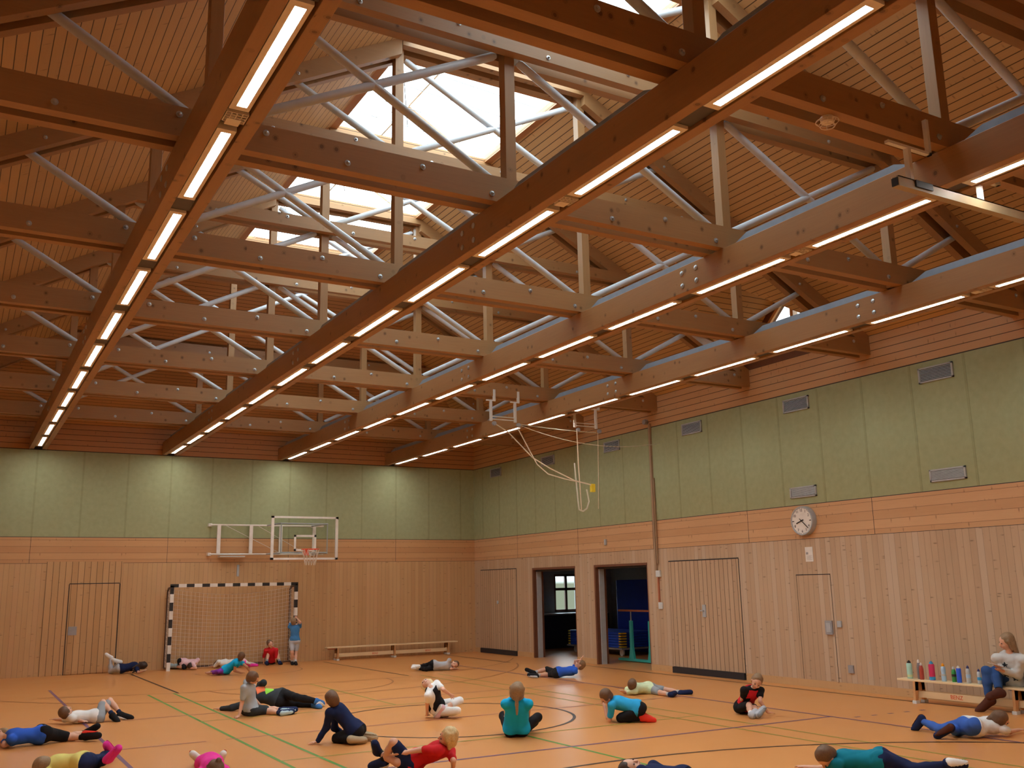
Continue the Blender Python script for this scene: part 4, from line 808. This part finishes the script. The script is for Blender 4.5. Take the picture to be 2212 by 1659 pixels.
# ================================================================ people
# Every body is one smooth surface grown around its joints; clothes are shells around the same form.
def sn(F, org, h):
    """surface nets on a scalar grid (negative inside) -> verts, quads"""
    nx, ny, nz = F.shape; ins = F < 0
    corner = [(i, j, k) for i in (0, 1) for j in (0, 1) for k in (0, 1)]
    c = [F[i:nx-1+i, j:ny-1+j, k:nz-1+k] for i, j, k in corner]
    b = [x < 0 for x in c]; cnt = sum(x.astype(np.int8) for x in b); act = (cnt > 0) & (cnt < 8)
    idx = np.full(act.shape, -1, np.int64); ii = np.argwhere(act); idx[act] = np.arange(len(ii))
    P = np.zeros((len(ii), 3)); N = np.zeros(len(ii)); cv = [x[act] for x in c]
    for a in range(8):
        for e in (1, 2, 4):
            if a & e: continue
            d = a | e; va, vb = cv[a], cv[d]; m = (va < 0) != (vb < 0); t = np.where(m, va/(va-vb+1e-12*(va == vb)), 0)
            pa, pb = np.array(corner[a], float), np.array(corner[d], float)
            P += np.where(m[:, None], pa+(pb-pa)*t[:, None], 0); N += m
    V = org+(ii+P/np.maximum(N, 1)[:, None])*h; Q = []
    for ax in range(3):
        sl0 = [slice(None)]*3; sl1 = [slice(None)]*3; sl0[ax] = slice(0, -1); sl1[ax] = slice(1, None)
        A, B = ins[tuple(sl0)], ins[tuple(sl1)]; m = A != B; e = np.argwhere(m); o1, o2 = [(1, 2), (2, 0), (0, 1)][ax]
        e = e[(e[:, o1] > 0) & (e[:, o2] > 0) & (e[:, o1] < F.shape[o1]-1) & (e[:, o2] < F.shape[o2]-1)]
        s = A[e[:, 0], e[:, 1], e[:, 2]]; u = np.zeros(3, int); u[o1] = 1; v = np.zeros(3, int); v[o2] = 1
        g = lambda q: idx[q[:, 0], q[:, 1], q[:, 2]]
        q = np.stack([g(e), g(e-u), g(e-u-v), g(e-v)], 1); q[~s] = q[~s][:, ::-1]; Q.append(q[:, ::-1] if False else q)
    Q = np.concatenate(Q); Q = Q[(Q >= 0).all(1)]
    return V, Q
class Form:
    def __init__(s, k=.02): s.p = []; s.k = k; s.cuts = []; s.limit = []; s.cutat = -1
    def cap(s, a, b, ra, rb=None, k=None): s.p.append(('c', np.array(a, float), np.array(b, float), ra, ra if rb is None else rb, s.k if k is None else k)); return s
    def ell(s, c, ax, k=None): s.p.append(('e', np.array(c, float), np.array(ax, float), None, None, s.k if k is None else k)); return s   # ax: 3 rows = axis*radius
    def cut(s, p, n): s.cuts.append((np.array(p, float), np.array(n, float)/np.linalg.norm(n))); return s   # keep the side n points away from
    def field(s, X, infl=0):
        D_ = None
        for i_, (t, a, b, ra, rb, k) in enumerate(s.p):
            if i_ == s.cutat:
                for p, nn in s.cuts: D_ = np.maximum(D_, (X-p)@nn+infl)
            if t == 'c':
                ba = b-a; L = ba@ba+1e-9; h = np.clip(((X-a)@ba)/L, 0, 1); d = np.linalg.norm(X-a-h[..., None]*ba, axis=-1)-(ra+(rb-ra)*h)
            else:
                R = np.linalg.norm(b, axis=1); U = b/R[:, None]; q = (X-a)@U.T/R; l = np.linalg.norm(q, axis=-1)+1e-9
                d = l*(l-1)/(np.linalg.norm(q/R, axis=-1)+1e-9)
            if D_ is None: D_ = d
            else: hh = np.clip(.5+.5*(D_-d)/k, 0, 1); D_ = D_*(1-hh)+d*hh-k*hh*(1-hh)
        D_ = D_-infl
        return D_
    def bounds(s, pad):
        lo = np.full(3, 9e9); hi = -lo
        for t, a, b, ra, rb, k in s.p:
            if t == 'c': r = max(ra, rb); lo = np.minimum(lo, np.minimum(a, b)-r); hi = np.maximum(hi, np.maximum(a, b)+r)
            else: r = np.abs(b).sum(0); lo = np.minimum(lo, a-r); hi = np.maximum(hi, a+r)
        return lo-pad, hi+pad
    def mesh(s, h, infl=0, fold=0, seed=0, floor=.002, minus=None):
        lo, hi = s.bounds(infl+3*h+fold); n = np.ceil((hi-lo)/h).astype(int)+1
        gx = [lo[i]+h*np.arange(n[i]) for i in range(3)]; X = np.stack(np.meshgrid(*gx, indexing='ij'), -1)
        # coarse pass first, the fine field only near the surface
        st = 4; Xc = X[::st, ::st, ::st]; Fc = s.field(Xc, infl)
        near = np.abs(Fc) < 6.5*h+fold
        big = lambda A: np.repeat(np.repeat(np.repeat(A, st, 0), st, 1), st, 2)[:n[0], :n[1], :n[2]]
        mk = big(near); F = big(Fc).copy()
        F[mk] = s.field(X[mk], infl)
        if fold:
            rg = np.random.RandomState(seed)
            for q in range(5):
                w = rg.normal(size=3)*(16+10*q); F = F+fold/(1+.5*q)*np.sin(X@w+rg.rand()*6)
        if s.cutat < 0:
            for p, nn in s.cuts: F = np.maximum(F, (X-p)@nn)
        for d in s.limit: F = np.maximum(F, d(X))
        if floor is not None: F = np.maximum(F, floor-X[..., 2])
        return sn(F, lo, h)
def skin_obj(name, V, Q, m, parent):
    me = D.meshes.new(name); off = np.array(origin_of(parent)); me.from_pydata((V-off).tolist(), [], Q.tolist())
    me.materials.append(M[m]); me.polygons.foreach_set('use_smooth', [True]*len(me.polygons))
    b = bmesh.new(); b.from_mesh(me); bmesh.ops.smooth_vert(b, verts=b.verts, factor=.5, use_axis_x=True, use_axis_y=True, use_axis_z=True)
    bmesh.ops.recalc_face_normals(b, faces=b.faces); b.to_mesh(me); b.free()
    o = D.objects.new(name, me); C.objects.link(o); o.parent = parent; return o
nrm = lambda v: np.array(v)/(np.linalg.norm(v)+1e-9)
M['skin'] = mat('fair skin', (.72, .42, .30), .5); M['skin_t'] = mat('tanned skin', (.58, .31, .20), .5); M['lip'] = mat('lips', (.55, .16, .14), .5)
M['eye'] = mat('eyes', (.03, .02, .02), .3)
def cloth(name, c, r=.85): M[name] = mat(name, c, r, spec=.2); return name
HAIRC = dict(blond=(.62, .47, .24), dblond=(.27, .18, .10), brown=(.14, .075, .04), dark=(.035, .02, .015), lbrown=(.24, .15, .08), wheat=(.72, .58, .30))
for k, v in HAIRC.items():
    M['hair_'+k] = m_ = mat(k+' hair', v, .55); t_ = NT(m_); g_ = t_.n('ShaderNodeNewGeometry')
    q_ = t_.noise(g_.outputs['Position'], 70, 3, .6); t_.t.links.new(t_.mix(q_, tuple([x*.6 for x in v]+[1]), tuple([min(1, x*1.4) for x in v]+[1])), t_.p.inputs['Base Color'])

def person(key, label, hair='brown', hair_style='short', skin='skin', top=None, sleeve=1.0, bottom=None, leg=1.0, shoes='cl_black', sole=None, socks=None, h=.0075, top2=None, belly=1.0, loose=1.06, hem=.0, vest=None, cat='person'):
    S = PEOPLE[key]; J = {k: np.array(v) for k, v in S['J'].items()}; H = S['H']; q = H/1.3
    fv, uv = nrm(S['f']), nrm(S['u']); fv = nrm(fv-uv*(fv@uv)*.999); rv = np.cross(fv, uv)   # rv = person's right
    base = (float(J['pv'][0]), float(J['pv'][1]), 0)
    h = min(.011, max(.006, .00062*np.linalg.norm(J['pv']-np.array(CP))))
    t = thing('person', label, cat, base)
    B = Form(.022*q)
    nk, pv = J['nk'], J['pv']; ch = nk*.72+pv*.28; wa = nk*.4+pv*.6
    side = nrm(J['sR']-J['sL']); up = nrm(nk-pv); front = nrm(np.cross(up, side))   # chest direction
    if front@fv < -.3: pass
    def torso(F, g=1.0, upto=4):
        for c_, a, b_, d in [(nk*.86+pv*.14, .108, .07, .064), (ch, .112, .11, .080*belly), (wa, .100, .11, .074*belly), (pv+up*.02*q, .115, .095, .086)][:upto]:
            F.ell(c_, np.array([side*a*g, up*b_, front*d*g])*q, .04*q)
        F.cap(nk-up*.035*q, J['sL'], .034*q, .036*q).cap(nk-up*.035*q, J['sR'], .034*q, .036*q)
    def arm(F, s, frac):
        sh, el, wr = J['s'+s], J['e'+s], J['w'+s]
        f1 = min(frac, 1); F.cap(sh, sh+(el-sh)*f1, .038*q, (.038-.009*f1)*q)
        if frac > 1: F.cap(el, el+(wr-el)*(frac-1), .030*q, (.030-.010*(frac-1))*q, .012*q)
    def legf(F, s, frac):
        hp, kn, an = J['h'+s]+up*.01*q, J['k'+s], J['a'+s]; mid = kn*.6+an*.4
        F.ell(J['h'+s]-front*.022*q+up*.015*q, np.array([side*.060, up*.068, front*.060])*q, .03*q)
        f1 = min(frac, 1); F.cap(hp, hp+(kn-hp)*f1, .066*q, (.066-.023*f1)*q, .03*q)
        if frac > 1:
            F.cap(kn, mid, .043*q, .042*q); f2 = min(max((frac-1.4)/.6, 0), 1)
            if f2: F.cap(mid, mid+(an-mid)*f2, .042*q, (.042-.015*f2)*q)
    torso(B); B.cap(nk, J['hd']-uv*.06*q, .034*q, .034*q)
    for s in 'LR': arm(B, s, 2.0); legf(B, s, 2.0)
    for s in 'LR':
        sh, el, wr, hp, kn, an, to = (J[x+s] for x in 'sewhkat')
        # hand
        hd_ = nrm(wr-el); pn = nrm(np.cross(hd_, side) if abs(hd_@side) < .9 else np.cross(hd_, up)); pn2 = pn; sd = nrm(np.cross(hd_, pn))
        if wr[2] < .07:
            pn2 = np.array([0, 0, 1.0]); sd = nrm(np.cross(hd_*np.array([1, 1, 0])+1e-6, pn2)); hd_ = nrm(hd_*np.array([1, 1, .1]))
        pc = wr+hd_*.045*q; B.cap(wr, wr+hd_*.02*q, .018*q, .018*q, .01*q)
        B.ell(pc, np.array([hd_*.038, sd*.031, pn2*.013])*q, .01*q)
        for i, (o_, L) in enumerate(((-.023, .042), (-.008, .050), (.008, .047), (.023, .037))):
            a0 = pc+hd_*.025*q+sd*o_*q; dd = nrm(hd_+sd*o_*5); a1 = a0+dd*L*.55*q; a2 = a1+nrm(dd-pn2*.45)*L*.5*q
            B.cap(a0, a1, .0075*q, .0068*q, .004*q).cap(a1, a2, .0068*q, .006*q, .004*q)
        tb = -1 if s == 'L' else 1
        B.cap(pc-hd_*.015*q+sd*tb*.02*q, pc+hd_*.012*q+sd*tb*.046*q, .010*q, .008*q, .006*q)
        B.cap(an, to, .026*q, .018*q, .012*q)
    # head
    hc = J['hd']; hr = .098*q if H < 1.6 else .078*q*1.0
    hr = {True: .097*H/1.3*(1.0 if H < 1.5 else .86), False: .0}[True]
    Hd = Form(.012); s_ = hr/.1
    def hp3(x, y, z): return hc+(rv*x+uv*y+fv*z)*s_
    B.ell(hp3(0, .018, -.012), np.array([rv*.076, uv*.092, fv*.092])*s_, .012)
    B.ell(hp3(0, -.035, .022), np.array([rv*.056, uv*.062, fv*.062])*s_, .02)
    B.ell(hp3(0, -.082, .052), np.array([rv*.022, uv*.016, fv*.020])*s_, .014)
    B.cap(hp3(0, .008, .083), hp3(0, -.024, .098), .007*s_, .012*s_, .008)     # nose
    for e in (-1, 1):
        B.ell(hp3(e*.078, -.012, -.008), np.array([rv*.010, uv*.024, fv*.015])*s_, .004)    # ears
        B.ell(hp3(e*.034, -.028, .062), np.array([rv*.024, uv*.02, fv*.018])*s_, .012)      # cheeks
    B.cap(hp3(-.022, -.054, .078), hp3(.022, -.054, .078), .006*s_, .006*s_, .005)
    V, Q_ = B.mesh(h, 0); skin_obj('body', V, Q_, skin, t)
    for e in (-1, 1):
        MB().lathe(hp3(e*.031, .004, .0), [(.001, 0)], 3) if 0 else None
        F = Form(.003); F.ell(hp3(e*.031, .004, .076), np.array([rv*.012, uv*.007, fv*.008])*s_); V, Q_ = F.mesh(.0035, 0, floor=None); skin_obj('eye', V, Q_, 'eye', t)
    F = Form(.003); F.cap(hp3(-.018, -.055, .083), hp3(.018, -.055, .083), .0045*s_, .0045*s_); V, Q_ = F.mesh(.0035, 0, floor=None); skin_obj('mouth', V, Q_, 'lip', t)
    # hair
    F = Form(.015)
    F.ell(hp3(0, .030, -.022), np.array([rv*.084, uv*.092, fv*.092])*s_)
    F.ell(hp3(0, -.02, -.045), np.array([rv*.076, uv*.075, fv*.062])*s_)
    if hair_style != 'short':
        F.ell(hp3(0, -.02, -.045), np.array([rv*.088, uv*.10, fv*.065])*s_)
        for e in (-1, 1): F.cap(hp3(e*.075, .03, .0), hp3(e*.07, -.09, -.02), .02*s_, .018*s_)
    if hair_style == 'bun': F.ell(hp3(0, .06, -.11), np.array([rv*.035, uv*.035, fv*.035])*s_)
    if hair_style == 'tail':
        a = hp3(0, .0, -.10); gdir = nrm(np.array([0, 0, -1.0])*.55-up*.45-fv*.25)
        F.cap(a, a+gdir*.10*q, .026*q, .024*q).cap(a+gdir*.10*q, a+gdir*.20*q+np.array([0, 0, -.01]), .024*q, .010*q)
    if hair_style == 'long':
        a = hp3(0, -.03, -.06); gdir = nrm(-up*.8+np.array([0, 0, -.35])-fv*.15)
        for e in (-.04, 0, .04): F.cap(a+rv*e*q, a+rv*e*1.3*q+gdir*.2*q, .036*q, .020*q)
    if hair_style == 'mop':
        for i in range(9):
            an_ = i*math.pi*2/9; F.cap(hp3(.05*math.cos(an_), .09, -.02+.05*math.sin(an_)), hp3(.088*math.cos(an_), .02+.01*(i % 3), -.02+.085*math.sin(an_)), .02*s_, .014*s_)
    F.limit.append(lambda X: -np.maximum(np.maximum(-(X-hc)@fv+.045*s_, (X-hc)@uv-(.062 if hair_style != 'mop' else .05)*s_), 0*X[..., 0]-1)*1.0)   # keep the face clear
    F.limit.append(lambda X: -(np.linalg.norm(np.stack([(X-hp3(0, -.03, .075))@rv/.075, (X-hp3(0, -.03, .075))@uv/.085, (X-hp3(0, -.03, .075))@fv/.07], -1)/s_, axis=-1)-1)*.05)
    V, Q_ = F.mesh(max(.006, h*.8), 0, fold=.0025, seed=len(label), floor=.004); skin_obj('hair', V, Q_, 'hair_'+hair, t)
    # top
    if top:
        F = Form(.022*q); torso(F, loose); 
        F.ell(pv+up*.06*q, np.array([side*.118*loose, up*.085, front*.090*belly*loose])*q, .04*q)
        if loose > 1.1: F.ell(wa, np.array([side*.125, up*.16, front*.092])*q, .05*q)
        for s in 'LR': legf(F, s, .12)
        F.cut(nk+up*.022*q, up); F.cut(pv+up*hem*q, -up); F.cutat = len(F.p)
        for s in 'LR': arm(F, s, sleeve)
        for n_ in range(F.cutat, len(F.p)): F.p[n_] = F.p[n_][:5]+(.03*q,)
        V, Q_ = F.mesh(h, .0125*q, fold=.0024, seed=len(label)*3); o = skin_obj('shirt', V, Q_, top, t)
        for c_, rr, mm in (top2 or []):
            G2 = Form(F.k); G2.p = list(F.p); G2.cuts = list(F.cuts); G2.cutat = F.cutat; cc = np.array(c_(J, side, up, front, q))
            G2.limit.append(lambda X, cc=cc, rr=rr: np.abs(X-cc).max(-1)-rr if rr > .05 else np.linalg.norm(X-cc, axis=-1)-rr*(1+.28*np.sin(5*np.arctan2((X-cc)@up, (X-cc)@side))))
            V, Q_ = G2.mesh(.005 if rr < .05 else h*.8, .0155*q, fold=.0024, seed=len(label)*3)
            if len(Q_): skin_obj('shirt_print', V, Q_, mm, o)
        if vest:
            F = Form(.022*q); torso(F, loose*1.0); F.ell(pv+up*.06*q, np.array([side*.118*loose, up*.085, front*.090*belly*loose])*q, .04*q)
            F.cut(nk+up*.005*q, up); F.cut(pv+up*(hem+.01)*q, -up)
            wv = .085*q; F.limit.append(lambda X: np.abs((X-pv)@side)-wv-.05*q*np.clip(1.3-((X-pv)@up)/np.linalg.norm(nk-pv)*1.3, 0, 1))
            V, Q_ = F.mesh(h, .0175*q, fold=.002, seed=2); skin_obj('vest', V, Q_, vest, t)
    if bottom:
        F = Form(.022*q); F.ell(pv+up*.0*q, np.array([side*.115, up*.085, front*.086])*q, .04*q)
        for s in 'LR': legf(F, s, leg)
        V, Q_ = F.mesh(h, .009*q if leg > 1 else .014*q, fold=.0018, seed=5); skin_obj('trousers' if leg > 1.2 else 'shorts', V, Q_, bottom, t)
    for s in 'LR':
        an, to, kn = J['a'+s], J['t'+s], J['k'+s]
        if socks: F = Form(.01); F.cap(kn+(an-kn)*.78, an, .030*q, .030*q).cap(an, to, .028*q, .02*q); V, Q_ = F.mesh(h, .006*q); skin_obj('sock', V, Q_, socks, t)
        if shoes:
            sd = nrm(to-an); dq = nrm(an-kn)-front*.7*max(0, nrm(an-kn)@sd); dn = nrm(dq-sd*(dq@sd)); heel = an+dn*.028*q-sd*.012*q
            F = Form(.02*q); F.cap(an+dn*.005*q, heel+dn*.0, .036*q, .037*q).cap(heel, to+sd*.03*q+dn*.006*q, .037*q, .034*q).cap(an, to, .034*q, .030*q)
            V, Q_ = F.mesh(h, .006*q); sh_ = skin_obj('shoe', V, Q_, shoes, t)
            if sole:
                G = Form(.01*q); G.cap(heel+dn*.010*q, to+sd*.034*q+dn*.014*q, .037*q, .034*q); c0 = heel+dn*.022*q; G.cut(c0, -dn)
                V, Q_ = G.mesh(h, .008*q)
                if len(Q_): skin_obj('sole', V, Q_, sole, sh_)
    return t
for k, v in dict(white=(.82, .86, .88), royal=(.03, .12, .62), navy=(.012, .022, .08), black=(.012, .012, .015), yellow=(.80, .76, .25), hotpink=(.85, .05, .38), greyt=(.42, .50, .58), charcoal=(.035, .045, .055), red=(.60, .02, .03), teal=(.01, .36, .60), turq=(.01, .42, .78), cyan=(.03, .40, .80), lime=(.72, .92, .62), greyp=(.30, .34, .38), blueleg=(.05, .14, .52), purple=(.22, .05, .42), lgrey=(.48, .52, .58), pinkw=(.82, .58, .66), blue=(.05, .18, .48), steelblue=(.06, .22, .50), deepteal=(.005, .20, .30), denim=(.035, .09, .26), knit=(.60, .62, .62), magenta=(.80, .05, .42), redshoe=(.80, .05, .03), brownsh=(.09, .03, .02), tan=(.45, .38, .26), limegreen=(.35, .85, .10), orangep=(.90, .22, .10), paleblue=(.45, .65, .75)).items(): cloth('cl_'+k, v)
P_ = person
def spot(a, b, c_):   # point on the chest/back: across, up from pelvis (0..1), front
    return lambda J, side, up, front, q: J['pv']*(1-b)+J['nk']*b+side*a*q+front*c_*q
P_('white_supine', 'child in white shirt and grey shorts lying on back with knees raised', 'brown', 'short', 'skin', 'cl_white', .9, 'cl_greyp', .8, 'cl_black', 'cl_white', 'cl_navy')
P_('blue_prone', 'child in royal blue shirt lying face down at left, red shoe soles', 'dblond', 'short', 'skin', 'cl_royal', .6, 'cl_black', .95, 'cl_black', 'cl_redshoe', 'cl_black')
P_('yellow_prone', 'child in yellow shirt and navy trousers lying at lower left, pink soled shoes', 'dblond', 'short', 'skin', 'cl_yellow', .6, 'cl_navy', 1.75, 'cl_magenta', 'cl_hotpink')
P_('pink_prone', 'child in hot pink shirt lying at the bottom edge, red and white shoes apart', 'brown', 'bun', 'skin', 'cl_hotpink', .8, 'cl_hotpink', .6, 'cl_white', 'cl_red')
P_('grey_sitting', 'boy in pale grey T-shirt sitting with one arm propped behind', 'brown', 'short', 'skin', 'cl_greyt', .7, 'cl_charcoal', .85, 'cl_navy', 'cl_paleblue', 'cl_navy')
P_('teen_lying', 'older child in dark grey top with bright print lying behind the grey shirted boy', 'brown', 'short', 'skin', 'cl_charcoal', 1.95, 'cl_black', 1.9, 'cl_blue', 'cl_white', None,
   top2=[(spot(.0, .70, .06), .075, 'cl_orangep'), (spot(-.02, .42, .06), .07, 'cl_limegreen')])
P_('navy_kneeling', 'boy in navy sweater kneeling on all fours seen from behind, pale soles', 'brown', 'short', 'skin', 'cl_navy', 1.95, 'cl_black', 1.9, 'cl_tan', 'cl_tan')
P_('red_reclining', 'blond boy in red T-shirt leaning back at the bottom of the hall floor', 'blond', 'mop', 'skin', 'cl_red', .75, 'cl_navy', .85, 'cl_navy', 'cl_white', 'cl_black', h=.0065)
P_('purple_teal', 'girl in turquoise top with purple leggings reclining in front of the goal', 'brown', 'short', 'skin_t', 'cl_turq', .2, 'cl_purple', 1.8, None)
P_('white_behind_goal', 'brown haired child in white shirt lying inside the goal behind the reclining girl', 'brown', 'long', 'skin', 'cl_white', .8, 'cl_pinkw', 1.8, 'cl_magenta', 'cl_white')
P_('leggings_prone', 'dark long-haired child in pale grey leggings lying by the end wall, feet in the air', 'dark', 'long', 'skin', 'cl_navy', .6, 'cl_lgrey', 1.9, 'cl_white')
P_('curled_pink', 'child in pale pink top curled up beside the left goal post', 'dark', 'short', 'skin', 'cl_pinkw', .6, 'cl_black', 1.0, 'cl_paleblue')
P_('red_by_post', 'boy in red shirt sitting knees up inside the right goal post', 'brown', 'short', 'skin', 'cl_red', .9, 'cl_black', .7, 'cl_navy', None, 'cl_greyp')
P_('blue_standing', 'small boy in blue shirt and grey shorts standing with hands on the goal post', 'dblond', 'short', 'skin', 'cl_steelblue', .6, 'cl_lgrey', .75, 'cl_black', None, 'cl_lgrey')
P_('grey_side', 'child in light grey shirt and black trousers lying on one side near the long bench', 'brown', 'short', 'skin', 'cl_lgrey', .6, 'cl_black', 1.8, 'cl_white')
P_('blue_supine', 'boy in bright blue shirt and black shorts lying with arms over head', 'lbrown', 'short', 'skin', 'cl_royal', .5, 'cl_black', .95, 'cl_black', 'cl_lgrey', 'cl_lgrey')
P_('blonde_sitting', 'blonde girl in black vest and white leggings leaning back on one arm', 'wheat', 'tail', 'skin', 'cl_white', .6, 'cl_white', 1.2, 'cl_pinkw', 'cl_white', 'cl_white', vest='cl_black')
P_('turquoise_sitting', 'girl in turquoise T-shirt sitting cross-legged with her back turned', 'dblond', 'tail', 'skin', 'cl_turq', .38, 'cl_black', 1.9, None, loose=1.16)
P_('lime_supine', 'child in pale lime T-shirt and grey shorts lying on back beyond the crouching boy', 'brown', 'short', 'skin', 'cl_lime', .6, 'cl_greyp', .8, 'cl_navy', 'cl_navy', 'cl_lgrey')
P_('cyan_kneeling', 'boy in bright blue T-shirt crouching on elbows with hands on his face', 'brown', 'short', 'skin', 'cl_cyan', .7, 'cl_black', 1.9, 'cl_redshoe')
P_('redblack_sitting', 'boy in red and black sports shirt sitting with legs forward looking down', 'lbrown', 'short', 'skin', 'cl_black', .55, 'cl_black', .9, 'cl_lgrey', 'cl_greyp', 'cl_white', vest='cl_red')
P_('boy_head_bottom', 'dark-haired boy lying face up, only his head above the lower picture edge', 'dark', 'short', 'skin', 'cl_navy', .6, 'cl_black', 1.8, 'cl_black')
P_('teal_prone', 'boy in deep teal shirt and black trousers lying face down at lower right', 'brown', 'short', 'skin', 'cl_deepteal', .6, 'cl_navy', 1.9, 'cl_navy', 'cl_white', h=.0065)
P_('leggings_white_prone', 'girl in white shirt and blue leggings lying face down near the seated woman', 'brown', 'tail', 'skin', 'cl_white', .5, 'cl_blueleg', 1.9, 'cl_navy', 'cl_brownsh', h=.007)
P_('woman_bench', 'blonde woman in star patterned sweater and jeans sitting cross-legged on the bench', 'dblond', 'long', 'skin', 'cl_knit', 1.95, 'cl_denim', 1.8, 'cl_brownsh', None, 'cl_black', belly=1.1, h=.009,
   top2=[(spot(a_, b_, c_), .036, 'cl_charcoal') for a_, b_, c_ in ((.05, .80, .085), (-.06, .62, .09), (.07, .45, .09), (-.02, .35, .10), (-.10, .82, .05), (.11, .68, .05), (-.10, .42, .05), (.10, .25, .06), (0, .62, .105))])
W_ = PEOPLE['woman_bench']['J']
hw = Vector(W_['wL'])
pp = MB().prism([hw+Vector((-.02, .02, .05)), hw+Vector((-.16, .14, .12)), hw+Vector((-.20, -.02, .10)), hw+Vector((-.06, -.14, .03))], (.0, 0, .004))
tag(pp.build('paper', 'white'), 'white sheet of paper held by the seated woman', 'paper')
w0 = Vector(W_['pv'])
F = Form(.05); F.ell((-.32, w0.y-.28, .30), np.diag([.13, .12, .30])); F.ell((-.42, w0.y-.30, .22), np.diag([.08, .10, .16]))
V, Q_ = F.mesh(.012, 0, fold=.005, seed=3); skin_obj('bag_body', V, Q_, 'bag', bp_)
F = Form(.01); F.cap((-.40, w0.y-.28, .55), (-.42, w0.y-.24, .62), .012, .012).cap((-.42, w0.y-.24, .62), (-.36, w0.y-.22, .56), .012, .012)
V, Q_ = F.mesh(.006, 0); skin_obj('handle', V, Q_, 'bag', bp_)
